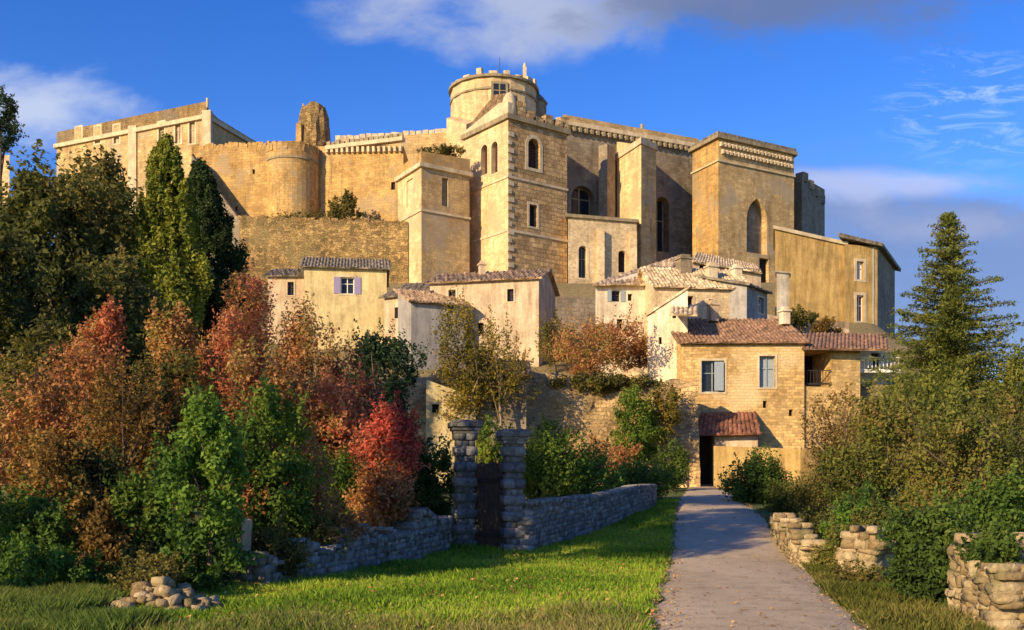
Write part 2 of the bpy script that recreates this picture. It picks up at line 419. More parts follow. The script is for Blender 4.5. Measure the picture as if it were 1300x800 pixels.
def tile_roof(root, e0, e1, r1, r0, mat='tile', name='roof', period=.27, amp=.045, thick=.14):
    e0, e1, r1, r0 = map(Vector, (e0, e1, r1, r0))
    W = max((e1-e0).length, (r1-r0).length); n = max(4, int(W/period))*4; rows = max(2, int((r0-e0).length/.45))
    nrm = (e1-e0).cross(r0-e0).normalized()
    if nrm.z < 0: nrm = -nrm
    V = []; Q = []
    for j in range(rows+1):
        t = j/rows
        for i in range(n+1):
            s = i/n; p = (e0.lerp(e1, s)).lerp(r0.lerp(r1, s), t)
            sag = -.05*math.sin(math.pi*s)*math.sin(math.pi*t)*min(1, W/6)
            hgt = amp*(abs(math.sin(math.pi*i/4+.01))*2-1)+.02*(j % 2)+sag+.05*math.sin(i//4*2.7+j*1.3+W)*math.sin(i//4*7.1+j*3.3)
            p = p+(r0-e0).normalized()*(.06*math.sin(i//4*5.3+W) if 0 <= j < rows else 0)
            V.append(p+nrm*hgt)
    nb = len(V)
    for q in (e0, e1, r1, r0): V.append(q-nrm*thick)
    mb = MB(); mb.v = [tuple(v) for v in V]
    w = n+1
    for j in range(rows):
        for i in range(n): mb.f.append((j*w+i, j*w+i+1, (j+1)*w+i+1, (j+1)*w+i))
    mb.f.append((nb+3, nb+2, nb+1, nb))
    mb.f.append(tuple([nb, nb+1]+[i for i in range(n, -1, -1)]))
    mb.f.append(tuple([nb+2, nb+3]+[rows*w+i for i in range(0, n+1)]))
    mb.f.append(tuple([nb+3, nb]+[j*w for j in range(rows+1)]))
    mb.f.append(tuple([nb+1, nb+2]+[j*w+n for j in range(rows, -1, -1)]))
    return mb.build(name, M[mat], root)
def house(label, a, b, depth, z0, ze, zr, mat, tmat='tile', holes=None, side=None, over=.35, group=None, name='house', mono=False, zeb=None, zrb=None):
    """rectangular house whose front runs a-b; saddle roof with the ridge along the front, or a single slope"""
    a = Vector(a); b = Vector(b); d = (b-a).normalized(); n = Vector((-d.y, d.x))
    c = b+n*depth; e = a+n*depth; zeb = ze if zeb is None else zeb; zrb = zr if zrb is None else zrb
    foot = [tuple(a), tuple(b), tuple(c), tuple(e)]
    back = (zr, zrb) if mono else (ze, zeb)
    hs = {0: holes or []}
    if side: hs.update(side)
    root = block(name, label, 'house', foot, z0, [ze, zeb, back[1], back[0]], mat, hs, group=group, cap=False)
    v = lambda p, z: (p.x, p.y, z)
    A, B = a-d*over-n*over, b+d*over-n*over
    if mono:
        C, E = c+d*over+n*.2, e-d*over+n*.2; k = (zr-ze)/depth
        tile_roof(root, v(A, ze-k*over+.12), v(B, zeb-k*over+.12), v(C, zrb+.2*k+.12), v(E, zr+.2*k+.12), tmat)
    else:
        m0, m1 = (a+e)/2, (b+c)/2; k = (zr-ze)/(depth/2)
        g = MB(); g.poly([v(a, ze), v(m0, zr), v(e, ze)]); g.build('gable', M[mat], root)
        g = MB(); g.poly([v(b, zeb), v(m1, zrb), v(c, zeb)]); g.build('gable', M[mat], root)
        tile_roof(root, v(A, ze-k*over+.1), v(B, zeb-k*over+.1), v(m1+d*over, zrb+.1), v(m0-d*over, zr+.1), tmat)
        tile_roof(root, v(e-d*over+n*over, ze-k*over+.1), v(c+d*over+n*over, zeb-k*over+.1), v(m1+d*over, zrb+.1), v(m0-d*over, zr+.1), tmat)
    return root
def chimney(root, x, y, z0, z1, w=.6, mat='trim'):
    mb = MB(); mb.box((x, y, (z0+z1)/2), w, w, z1-z0, .3); mb.box((x, y, z1+.06), w+.18, w+.18, .12, .3); mb.box((x, y, z1+.24), w-.15, w-.15, .22, .3)
    return mb.build('chimney', M[mat], root)

# ================================================================== SETTING
def ground():
    xs = np.concatenate([-np.geomspace(4000, 60, 26), np.arange(-58, -14, 1.5), np.arange(-14, 22, .5), np.arange(22.5, 60, 1.5), np.geomspace(62, 4000, 26)])
    ys = np.concatenate([-np.geomspace(3000, 30, 14), np.arange(-28, 8, 2.), np.arange(8, 48, .4), np.arange(48, 62, 1.), np.arange(62, 70, .3), np.arange(70, 135, 1.2), np.arange(136, 300, 5), np.geomspace(305, 4000, 24)])
    XX, YY = np.meshgrid(xs, ys); ZZ = H(XX, YY)
    V = np.stack([XX, YY, ZZ], -1).reshape(-1, 3); w = len(xs)
    i, j = np.meshgrid(np.arange(len(xs)-1), np.arange(len(ys)-1)); k = (j*w+i).ravel()
    Q = np.stack([k, k+1, k+w+1, k+w], -1)
    m, nt, b = newmat('meadow and hillside earth'); P = wpos(nt)
    n1 = noise(nt, P, .25, 6, .65); n2 = noise(nt, P, 3, 6, .7)
    col = ramp(nt, n1, [(.35, (.07, .11, .022)), (.55, (.12, .14, .035)), (.7, (.22, .17, .07))])
    col = mul(nt, col, ramp(nt, n2, [(.3, (.5, .5, .5)), (.65, (1.3, 1.3, 1.2))]))
    sp = nt.nodes.new('ShaderNodeSeparateXYZ'); nt.links.new(P, sp.inputs[0]); mr = nt.nodes.new('ShaderNodeMapRange')
    mr.inputs[1].default_value = 3; mr.inputs[2].default_value = 7; mr.inputs[4].default_value = .85; nt.links.new(math_(nt, 'ADD', sp.outputs[2], math_(nt, 'MULTIPLY', n1, 3)), mr.inputs[0])
    dry = ramp(nt, n2, [(.3, (.09, .085, .03)), (.5, (.24, .18, .09)), (.7, (.36, .26, .13))]); col = mul(nt, col, dry, mr.outputs[0], 'MIX')
    nt.links.new(col, b.inputs['Base Color']); bump(nt, b, n2, .8, .15)
    tag(npmesh('ground', V, Q, m, smooth=True), kind='structure')
ground()
RL = [(-40, -8.0, -5.2), (0, -.5, 2.25), (12.3, 1.63, 4.37), (15.8, 2.2, 4.98), (20, 2.95, 5.9), (25, 3.85, 6.95), (30, 4.66, 7.85), (36, 5.7, 8.8), (45, 7.3, 10.0), (55, 9.3, 11.6), (66, 11.4, 13.2)]
RY = [r[0] for r in RL]; RA = [r[1] for r in RL]; RB = [r[2] for r in RL]
def road():
    ys = np.concatenate([np.arange(-40, 10, 1.), np.arange(10, 65, .4)]); V = []; n = 9
    for y in ys:
        a = np.interp(y, RY, RA); b = np.interp(y, RY, RB)
        a += .06*math.sin(y*1.7)+.04*math.sin(y*4.1); b += .07*math.sin(y*1.3+1)+.05*math.sin(y*3.7)
        for i in range(n):
            t = i/(n-1); x = a+(b-a)*t
            V.append((x, y, h(x, y)+.035+.03*math.sin(math.pi*t)-.05*(t in (0, 1))))
    k = (np.arange(len(ys)-1)[:, None]*n+np.arange(n-1)[None]).ravel()
    Q = np.stack([k, k+1, k+n+1, k+n], -1)
    m, nt, b = newmat('worn pale asphalt', .9); P = wpos(nt)
    n1 = noise(nt, mapping(nt, P, (1, .25, 1)), .8, 6, .6); n2 = noise(nt, P, 30, 4, .7); n3 = noise(nt, P, 2.5, 6, .7)
    col = ramp(nt, n1, [(.3, (.42, .325, .2)), (.65, (.54, .425, .275))])
    col = mul(nt, col, ramp(nt, n2, [(.3, (.72, .72, .72)), (.65, (1.15, 1.15, 1.15))]))
    col = mul(nt, col, ramp(nt, n3, [(.32, (.75, .74, .73)), (.5, (1, 1, 1))]))
    vo = nt.nodes.new('ShaderNodeTexVoronoi'); vo.feature = 'DISTANCE_TO_EDGE'; vo.inputs['Scale'].default_value = .7
    ds = nt.nodes.new('ShaderNodeVectorMath'); ds.operation = 'ADD'; nn = nt.nodes.new('ShaderNodeTexNoise'); nn.inputs['Scale'].default_value = 2.5
    nt.links.new(P, nn.inputs['Vector']); nt.links.new(P, ds.inputs[0]); nt.links.new(nn.outputs['Color'], ds.inputs[1]); nt.links.new(ds.outputs[0], vo.inputs['Vector'])
    col = mul(nt, col, ramp(nt, vo.outputs['Distance'], [(.0, (.62, .62, .62)), (.015, (1, 1, 1))]))
    nt.links.new(col, b.inputs['Base Color']); bump(nt, b, n2, .35, .02)
    tag(npmesh('road', V, Q, m, smooth=True), kind='structure')
road()

# ================================================================== CASTLE
# --- square bell tower
C = (X(645, 125), 125.0); th = R(37); s = 9.4
e1 = Vector((math.cos(th), math.sin(th))); e2 = Vector((-math.sin(th), math.cos(th)))
Cv = Vector(C); T = [tuple(Cv+e2*s), C, tuple(Cv+e1*s), tuple(Cv+e1*s+e2*s)]
zt = Z(150, 125)
bt = block('bell_tower', 'square stone bell tower with an arched louvred opening and a broken stepped top', 'tower', T, 22, [zt, zt, zt, zt], 'tower',
  {0: [hp(T[0], T[1], 615, 184, 222, 8, 'louver', arch='round', sur=.25, depth=.6), hp(T[0], T[1], 628, 180, 220, 8, 'louver', arch='round', sur=.25, depth=.6)],
   1: [hp(T[1], T[2], 678, 176, 214, 15, 'louver', arch='round', sur=.45, depth=.9), hp(T[1], T[2], 677, 260, 288, 10, 'dark', sur=.3, depth=.7)]},
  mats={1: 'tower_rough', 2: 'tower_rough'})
for py, o in ((224, .12), (292, .1)): band(bt, 'string_course', T, Z(py, 125)-.15, Z(py, 125)+.15, o, 'trim')
band(bt, 'cornice', T, zt-.1, zt+.5, .35, 'trim_dark')
# quoins at the sun side corner
q = MB()
for k in range(22):
    zz = 24+k*1.0; lng = .9 if k % 2 else .55
    q = MB(); q.box((C[0]+e1.x*lng/2-.02, C[1]+e1.y*lng/2-.05, zz), lng, .18, .55, th); q.build('quoin', M['trim'], bt)
# broken gable + scroll on top of the tower: a sloping crest on the left face and a rounded pier on the corner
g = MB()
pL = Cv+e2*s; 
def crest(prof, o0, o1, nm, mt):
    g = MB()
    def leftpt(u, z, off): p_ = pL-e2*u+e1*off; return (p_.x, p_.y, zt+.5+z)
    A = [leftpt(u, z, o0) for u, z in prof]; B = [leftpt(u, z, o1) for u, z in prof]
    g.poly(A[::-1]); g.poly(B)
    for i in range(len(A)): g.poly([A[i], A[(i+1) % len(A)], B[(i+1) % len(A)], B[i]])
    g.build(nm, M[mt], bt)
crest([(0, 0), (s, 0), (s, 1.5), (7.6, 1.9), (0, .5)], 0, .6, 'gable_crest', 'trim')
crest([(0, 0), (8.6, 0), (8.4, 3.0), (7.6, 3.2), (5.8, 3.6), (3.0, 2.6), (.6, 1.5)], .62, 2.2, 'sloping_roof', 'wood_roof')
g = MB(); p_ = Cv+e1*.9+e2*.9
g.tube([(p_.x, p_.y, zt+.4), (p_.x, p_.y, zt+1.6), (p_.x, p_.y, zt+2.6), (p_.x, p_.y, zt+3.3), (p_.x, p_.y, zt+3.6)], [.95, .95, .85, .55, .2], 12)
g.build('corner_pier', M['trim'], bt, smooth=True)
g = MB()
for u, hh_ in ((2.2, 2.0), (3.4, 1.2), (5.0, .7), (6.6, 1.3), (8.2, 1.0), (9.0, 1.6)):
    p_ = Cv+e1*u+e2*.5; g.box((p_.x, p_.y, zt+.5+hh_/2), 1.25, .9, hh_, th, .12)
g.build('ruined_parapet', M['tower_rough'], bt)
g = MB(); p_ = Cv+e1*4.7+e2*4.7; g.prism([tuple(p_+e1*a+e2*b) for a, b in ((-3.7, -3.7), (3.7, -3.7), (3.7, 3.7), (-3.7, 3.7))], zt+.4, zt+1.2); g.build('roof', M['tile_grey'], bt)

# --- round tower
def round_wall(mb, cx, cy, r, z0, z1, n=48, a0=0, a1=2*math.pi, cap=True):
    full = abs(a1-a0-2*math.pi) < 1e-6; m = n if full else n+1
    pts = [(cx+r*math.cos(a0+(a1-a0)*i/n), cy+r*math.sin(a0+(a1-a0)*i/n)) for i in range(m)]
    for i in range(n):
        p, q_ = pts[i], pts[(i+1) % m]; mb.poly([(*p, z0), (*q_, z0), (*q_, z1), (*p, z1)])
    if cap: mb.poly([(*p, z1) for p in pts])
cx, cy, rr = X(627, 141), 141.0, 5.95; z1 = Z(97, 135)
rt = empty('round_tower', (cx, cy, 26)); tag(rt, 'round pale stone tower with a worn merloned top rising highest behind the bell tower', 'tower')
mb = MB(); round_wall(mb, cx, cy, rr, 26, z1, 16); mb.build('wall', M['tower'], rt)
for z_, r_, t_ in ((z1, rr+.28, .35), (z1-1.6, rr+.1, .25)):
    mb = MB(); round_wall(mb, cx, cy, r_, z_, z_+t_); mb.poly([(cx+r_*math.cos(a), cy+r_*math.sin(a), z_) for a in np.linspace(6.2, 0, 40)]); mb.build('cornice', M['trim_dark'], rt)
for k in range(20):
    a = 2*math.pi*k/20; mb = MB(); hh2_ = random.choice([.25, .35, .5, .6, .9]); mb.box((cx+5.8*math.cos(a), cy+5.8*math.sin(a), z1+.3+hh2_/2), .55, random.uniform(.7, 1.2), hh2_, a, .07)
    mb.build('merlon', M['trim'], rt)
def round_window(root, cx, cy, r, px, pt, pb, w, n='window'):
    Yv = cy-r+.1
    Yv = cy-math.sqrt(max(.1, r*r-(X(px, cy-r*.8)-cx)**2)); x = X(px, Yv); a = math.atan2(Yv-cy, x-cx)
    z0, z1_ = Z(pb, Yv), Z(pt, Yv); mb = MB(); mb.box((cx+(r+.02)*math.cos(a), cy+(r+.02)*math.sin(a), (z0+z1_)/2), .12, w+.5, z1_-z0+.5, a); o = mb.build(n, M['trim_dark'], root)
    mb = MB()
    for i in range(2):
        for s_ in (-1, 1): mb.box((cx+(r+.06)*math.cos(a)-s_*w*.26*math.sin(a), cy+(r+.06)*math.sin(a)+s_*w*.26*math.cos(a), z0+(z1_-z0)*(.25+.5*i)), .08, w*.42, (z1_-z0)*.43, a)
    mb.build('pane', M['glass'], o)
round_window(rt, cx, cy, rr, 634, 106, 124, 1.7)
mb = MB(); mb.tube([(cx+.8, cy-1, z1), (cx+.8, cy-1, z1+4.6)], [.07, .04], 6); mb.build('mast', M['iron'], rt)
mb = MB(); mb.box((cx+4.2, cy-3, z1+1.6), .5, .5, 1.6); mb.tube([(cx+4.2, cy-3, z1+2.4), (cx+4.2, cy-3, z1+3.0)], [.3, .1], 8); mb.build('pinnacle', M['trim'], rt)
# stair turret (dark) on the right of the round tower
mb = MB(); tx, ty = X(680, 141), 141.5; round_wall(mb, tx, ty, 1.5, 40, z1-1.2, 16); 
o_ = empty('stair_turret', (tx, ty, 40)); tag(o_, 'small dark rounded turret hugging the right side of the round tower', 'turret'); mb.build('wall', M['nave'], o_)
mb = MB(); mb.tube([(tx, ty, z1-1.2), (tx, ty, z1-.5), (tx, ty, z1+.6)], [1.7, 1.2, .1], 14); mb.build('roof', M['tile_grey'], o_)
# low lean block left foot of the round tower
f_ = [G(567, 136), G(592, 133), G(610, 138), G(580, 141)]
bk = block('buttress_block', 'pale stone block leaning against the left foot of the round tower', 'buttress', f_, 30, [Z(150, 136), Z(158, 133), Z(150, 138), Z(146, 141)], 'tower')

# --- corner annex left of bell tower
f_ = [G(505, 130), G(535, 124), G(596, 128), G(560, 135)]
za = Z(212, 124)
an = block('corner_pavilion', 'cream cornered stone pavilion with tall blind windows left of the bell tower', 'pavilion', f_, 20, za, 'church',
  {0: [hp(f_[0], f_[1], 520, 228, 262, 8, 'blind', sur=.3, depth=.2, pmat='pale')],
   1: [hp(f_[1], f_[2], 565, 226, 262, 8, 'blind', depth=.4, sur=.22)]}, mats={0: 'tower'})
band(an, 'cornice', f_, za, za+.5, .35, 'trim'); band(an, 'cornice', f_, Z(268, 124), Z(265, 124), .14, 'trim')
mb = MB(); mb.prism(offs(f_, .05), za+.5, [za+1.6, za+1.9, za+2.2, za+1.8]); mb.build('parapet', M['curtain'], an)
mb = MB(); k1, k2 = Vector(f_[0]), Vector(f_[1])
# --- curtain walls with round bastion
A_ = [G(246, 136.5), G(343, 134)]; zc0, zc1 = Z(190, 136.5), Z(186, 134)
f_ = [G(246, 136.5), G(345, 134), G(350, 142), G(250, 145)]
cw = block('curtain_wall', 'long golden castle wall running left from the round bastion', 'wall', f_, 24, [zc0, zc1, zc1, zc0], 'curtain',
   {0: [hp(f_[0], f_[1], 300, 262, 268, 3, 'dark'), hp(f_[0], f_[1], 322, 215, 221, 3, 'dark')]})
mb = MB()
for i in range(26):
    t = i/25; p_ = Vector(f_[0]).lerp(Vector(f_[1]), t); mb.box((p_.x, p_.y+.5, zc0+(zc1-zc0)*t+random.uniform(-.1, .25)), .5, .9, .8+random.uniform(0, .5), -.2, .1)
mb.build('worn_parapet', M['curtain'], cw)
bcx, bcy = X(372, 136), 136.0; zb = Z(186, 132.6)
ba = empty('round_bastion', (bcx, bcy, 24)); tag(ba, 'rounded golden stone bastion projecting from the castle wall under a ruined stub', 'bastion')
mb = MB(); round_wall(mb, bcx, bcy, 3.5, 24, zb, 36); mb.build('wall', M['curtain'], ba)
mb = MB(); round_wall(mb, bcx, bcy, 3.62, Z(200, 132.6), Z(197, 132.6), 36); mb.build('string_course', M['trim_dark'], ba)
mb = MB()
for k in range(20):
    a = math.pi+math.pi*(k+.5)/20; mb.box((bcx+3.2*math.cos(a), bcy+3.2*math.sin(a), zb+.2), .7, .6, .7+random.uniform(0, .5), a, .1)
mb.build('worn_parapet', M['curtain'], ba)
f_ = [G(404, 136), G(512, 132), G(520, 140), G(410, 144)]; z2, z3 = Z(186, 136), Z(184, 132)
cw2 = block('curtain_wall', 'golden castle wall with corbels and low merlons between round bastion and pavilion', 'wall', f_, 24, [z2, z3, z3, z2], 'curtain',
   {0: [hp(f_[0], f_[1], 499, 231, 241, 5, 'dark'), hp(f_[0], f_[1], 447, 266, 275, 7, 'dark')]})
a_, b_ = Vector(f_[0]), Vector(f_[1]); dd = (b_-a_).normalized(); nn_ = Vector((dd.y, -dd.x)); ang = math.atan2(dd.y, dd.x)
for i in range(15):
    p_ = a_.lerp(b_, .12+.86*i/14)+nn_*.25; mb = MB(); zz = z2+(z3-z2)*(.12+.86*i/14)-.6; mb.box((p_.x, p_.y, zz), .35, .5, .7, ang); mb.build('corbel', M['trim'], cw2)
mb = MB(); p_ = a_.lerp(b_, .56)+nn_*.15; mb.box((p_.x, p_.y, (z2+z3)/2+.1), (b_-a_).length*.9, .9, .5, ang); mb.build('cornice', M['trim'], cw2)
for i in range(16):
    p_ = a_.lerp(b_, .13+.85*i/15)+nn_*.1; mb = MB(); mb.box((p_.x, p_.y, (z2+z3)/2+.62), .55, .3, random.uniform(.45, .75), ang, .06); mb.build('merlon', M['trim_dark'], cw2)
# gallery with second balustrade between curtain and round tower
f_ = [G(425, 142), G(568, 139), G(575, 146), G(430, 150)]; z4 = Z(175, 140)
gal = block('upper_gallery', 'low stone gallery with a row of low merlons running up to the round tower', 'gallery', f_, 30, [Z(178, 142), Z(168, 139), Z(168, 139), Z(178, 142)], 'church')
a_, b_ = Vector(f_[0]), Vector(f_[1])
for i in range(18):
    t = (i+.5)/18; p_ = a_.lerp(b_, t); zz = Z(178, 142)*(1-t)+Z(168, 139)*t; mb = MB(); mb.box((p_.x, p_.y+.3, zz+.25), .75, .4, random.uniform(.45, .8), 0, .08); mb.build('merlon', M['trim'], gal)
# ruined stub
mb = MB(); rx, ry = X(398, 142), 142.0
st = empty('ruined_turret', (rx, ry, 40)); tag(st, 'ruined rounded turret stub standing above the round bastion', 'ruin')
n = 20; rows = 9; base = len(mb.v)
for j in range(rows+1):
    for i in range(n):
        a = 2*math.pi*i/n; r_ = 2.35*(1-.35*max(0, (j/rows-.6)/.4)**2)*(1+.07*math.sin(i*2.1+j)); zz = 40+(Z(136, 142)-40)*j/rows
        mb.v.append((rx+r_*math.cos(a)+.12*math.sin(j*1.7+i), ry+r_*math.sin(a), zz+.35*math.sin(i*1.3)*(j/rows)))
for j in range(rows):
    for i in range(n): mb.f.append((j*n+i, j*n+(i+1) % n, (j+1)*n+(i+1) % n, (j+1)*n+i))
mb.f.append(tuple(rows*n+i for i in range(n))); mb.build('wall', M['rampart'], st)
mb = MB(); mb.box((X(380, 140), 140, Z(172, 140)), .8, .8, 3.2, 0, .1); mb.build('pier', M['curtain'], st)
# lower rubble rampart
f_ = [G(305, 129), G(518, 127), G(520, 135), G(300, 137)]
rp = block('rampart', 'rough golden rubble rampart below the castle wall, overgrown along its top', 'wall', f_, 18, [Z(276, 129), Z(284, 127), Z(284, 127), Z(276, 129)], 'rampart')
mb = MB()
for i in range(60):
    t = i/59; p_ = Vector(f_[0]).lerp(Vector(f_[1]), t); mb.box((p_.x, p_.y+.4, Z(276, 129)*(1-t)+Z(284, 127)*t), .6, .7, random.uniform(.2, .9), random.uniform(-.2, .2), .12)
mb.build('coping', M['rampart'], rp)
# sloping grey buttress at the left end
f_ = [G(243, 133), G(312, 131), G(315, 133), G(246, 136)]
block('sloping_wall', 'grey sloping stair wall descending beside the tall cypress', 'wall', f_, 20, [Z(196, 133), Z(290, 131), Z(290, 133), Z(196, 136)], 'nave')
# chateau wing at the far left
f_ = [G(72, 163), G(262, 150), G(338, 166), G(150, 180)]; zw = Z(151, 150)
wing = block('chateau_wing', 'far left castle wing with a flat parapet, pink windows and one side in shadow', 'castle wing', f_, 30, [zw, zw, zw, zw], 'church',
  {0: [hp(f_[0], f_[1], p, 162-(p-100)*.06, 182, 7, 'shut', pmat='pink', fmat='trim', sur=.3) for p in (100, 124, 148, 205, 226, 244)]})
band(wing, 'cornice', f_, zw, zw+.6, .4, 'trim'); 
mb = MB(); mb.prism(offs(f_, -.3), zw+.6, zw+1.3); mb.build('parapet', M['church'], wing)
for p in (170, 264):
    mb = MB(); y_ = 163-(p-72)/190*13; mb.box((X(p, y_), y_-.3, (zw+31)/2), 1.3, .8, zw-29, -.1); mb.build('pilaster', M['trim'], wing)
f2 = [G(200, 156), G(262, 151.5), G(290, 160), G(230, 165)]; mb = MB(); mb.prism(f2, zw+1.2, zw+2.2); mb.build('roof', M['tile_grey'], wing)
mb = MB(); mb.tube([(X(262, 151), 151.5, zw+2), (X(262, 151), 151.5, zw+3.6)], [.25, .2], 6); mb.build('chimney', M['trim'], wing)
# small distant wall at extreme left
f_ = [G(-20, 150), G(12, 150), G(12, 155), G(-20, 155)]
block('garden_tower', 'pale low stone building at the left edge above the dark trees', 'building', f_, 30, Z(197, 150), 'tower')

# --- church nave
f_ = [G(716, 137), G(886, 147), G(870, 165), G(700, 155)]; z5, z6 = Z(158, 137), Z(188, 147)
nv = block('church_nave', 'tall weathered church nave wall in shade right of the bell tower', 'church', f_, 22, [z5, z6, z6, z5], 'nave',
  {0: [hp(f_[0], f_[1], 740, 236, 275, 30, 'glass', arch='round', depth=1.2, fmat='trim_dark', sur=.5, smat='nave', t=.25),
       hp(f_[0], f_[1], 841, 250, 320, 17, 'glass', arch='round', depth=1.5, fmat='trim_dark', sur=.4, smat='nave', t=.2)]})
band(nv, 'cornice', f_, z6-.05, z5+.5, .3, 'trim_dark') if False else None
mb = MB(); fo = offs(f_, .45); mb.prism(fo, [z5-.1, z6-.1, z6-.1, z5-.1], [z5+.45, z6+.45, z6+.45, z5+.45]); mb.build('cornice', M['trim'], nv)
mb = MB(); fo = offs(f_, .1); mb.prism(fo, [z5+.45, z6+.45, z6+.45, z5+.45], [z5+1.3, z6+1.3, z6+2.2, z5+2.2]); mb.build('parapet', M['church'], nv)
mb = MB(); a_, b_ = Vector(f_[0]), Vector(f_[1])
for i in range(24):
    t = (i+.5)/24; p_ = a_.lerp(b_, t); zz = z5*(1-t)+z6*t; o2 = MB(); o2.box((p_.x+.1, p_.y-.3, zz-.55), .4, .6, .6, .5); o2.build('corbel', M['trim_dark'], nv)
mb.tube([(X(815, 145), 145, Z(172, 145)), (X(815, 145), 145, Z(158, 145))], [.3, .25], 8); mb.build('pinnacle', M['trim_dark'], nv)
# pilaster strip
f_ = [G(760, 138), G(771, 137.2), G(781, 139), G(770, 142)]
block('buttress', 'narrow shaded buttress strip on the nave wall', 'buttress', f_, 22, Z(185, 138), 'nave')
f_ = [G(783, 140), G(814, 133.5), G(833, 136), G(806, 146)]
bt2 = block('buttress', 'broad sunlit church buttress standing between the two arched nave windows', 'buttress', f_, 20, [Z(180, 140), Z(184, 133.5), Z(186, 136), Z(180, 140)], 'tower', mats={1: 'church'})  # darker stone on the right face paints in its shaded side
band(bt2, 'coping', f_, Z(184, 133.5)+.1, Z(184, 133.5)+.9, .2, 'trim')
# --- sacristy
f_ = [G(721, 129), G(808, 132), G(812, 139), G(724, 138)]
z7, z8 = Z(276, 129), Z(283, 132)
sa = block('sacristy', 'pale low church annex with narrow arched windows at the foot of the bell tower', 'church annex', f_, 18, [z7, z8, z8, z7], 'pale',
  {0: [hp(f_[0], f_[1], 740, 312, 353, 11, 'glass', arch='round', depth=.6, sur=.3, fmat='trim_dark'), hp(f_[0], f_[1], 790, 318, 346, 10, 'dark', arch='round', depth=.6)]})
mb = MB(); fo = offs(f_, .3); mb.prism(fo, [z7, z8, z8, z7], [z7+.4, z8+.4, z8+.4, z7+.4]); mb.build('cornice', M['trim_dark'], sa)
for p in (762, 803):
    mb = MB(); y_ = 129+(p-721)/87*3; mb.box((X(p, y_), y_-.3, (z7+17)/2), .9, .8, z7-19.5, .1); mb.build('buttress', M['pale'], sa)
# --- transept tower
f_ = [G(879, 141.5), G(912, 136), G(1008, 143), G(975, 152)]; z9 = Z(176, 136)
tr = block('transept_tower', 'massive square church tower with a tall blind pointed window and a carved frieze', 'tower', f_, 18, z9, 'church',
  {1: [hp(f_[1], f_[2], 961, 252, 322, 26, 'blind', arch='pointed', depth=1.1, sur=.5, pmat='nave'),
       hp(f_[1], f_[2], 970, 328, 362, 12, 'dark', depth=.6)]}, mats={0: 'curtain'})
band(tr, 'cornice', f_, z9, z9+.45, .45, 'trim_dark'); band(tr, 'string_course', f_, Z(205, 136), Z(203, 136), .2, 'trim')
mb = MB(); mb.prism(offs(f_, .25), z9+.45, z9+.9); mb.build('roof', M['tile_grey'], tr)
a_, b_ = Vector(f_[1]), Vector(f_[2]); ang = math.atan2((b_-a_).y, (b_-a_).x)
for r_ in range(2):
    for i in range(20):
        p_ = a_.lerp(b_, (i+.5+.5*r_)/21); mb = MB(); mb.box((p_.x+.1, p_.y-.15, Z(183+9*r_, 136)), .32, .5, .55, ang); mb.build('corbel', M['trim'], tr)
# shaded tower behind
f_ = [G(1004, 149), G(1018, 147), G(1047, 160), G(1030, 166)]
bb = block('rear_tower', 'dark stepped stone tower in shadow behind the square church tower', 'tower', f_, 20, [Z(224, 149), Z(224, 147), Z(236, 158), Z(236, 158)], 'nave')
mb = MB()
for i, (t, w_) in enumerate(((.1, 1.), (.35, .9), (.6, .9), (.85, 1.))):
    mb = MB(); p_ = Vector(f_[1]).lerp(Vector(f_[2]), t); mb.box((p_.x-.3, p_.y+.2, Z(224, 147)-t*.6+.3), 1.3, 1.3, 1.3, .7); mb.build('merlon', M['nave'], bb)
# --- ochre long building with its end house
f_ = [G(984, 103), G(1074, 105), G(1074, 112), G(984, 112)]
za_, zb_ = Z(291, 103), Z(312, 105)
oc = block('ochre_barn', 'large blank ochre wall building with a sloping top below the church tower', 'house', f_, 10, [za_, zb_, zb_, za_], 'ochre')
mb = MB(); fo = offs(f_, .2); mb.prism(fo, [za_, zb_, zb_, za_], [za_+.35, zb_+.35, zb_+.35, za_+.35]); mb.build('coping', M['trim'], oc)
f_ = [G(1072, 104.6), G(1114, 106), G(1136, 114), G(1094, 113)]
zz_ = Z(314, 106)
eh = block('end_house', 'tall narrow ochre house with maroon shutters and a dark curved roof edge', 'house', f_, 10, zz_, 'ochre',
  {0: [hp(f_[0], f_[1], 1092, 332, 355, 9, 'shut', pmat='white', fmat='trim', sur=.3), hp(f_[0], f_[1], 1092, 375, 408, 9, 'shut', pmat='shut_red', fmat='white', sur=.3)]}, mats={1: 'nave'})  # right side wall coloured dark to stand for its shade
mb = MB(); q0 = Vector(f_[0]); q1 = Vector(f_[1])
fo = offs(f_, .55); mb.prism(fo, [zz_+.6, zz_, zz_-.7, zz_], [zz_+1.0, zz_+.35, zz_-.35, zz_+.5]); mb.build('roof', M['tile_grey'], eh)
mb = MB(); mb.tube([(f_[1][0]-.5, f_[1][1]-.15, 12), (f_[1][0]-.5, f_[1][1]-.15, zz_)], [.09, .09], 8); mb.build('drainpipe', M['shut_blue'], eh)

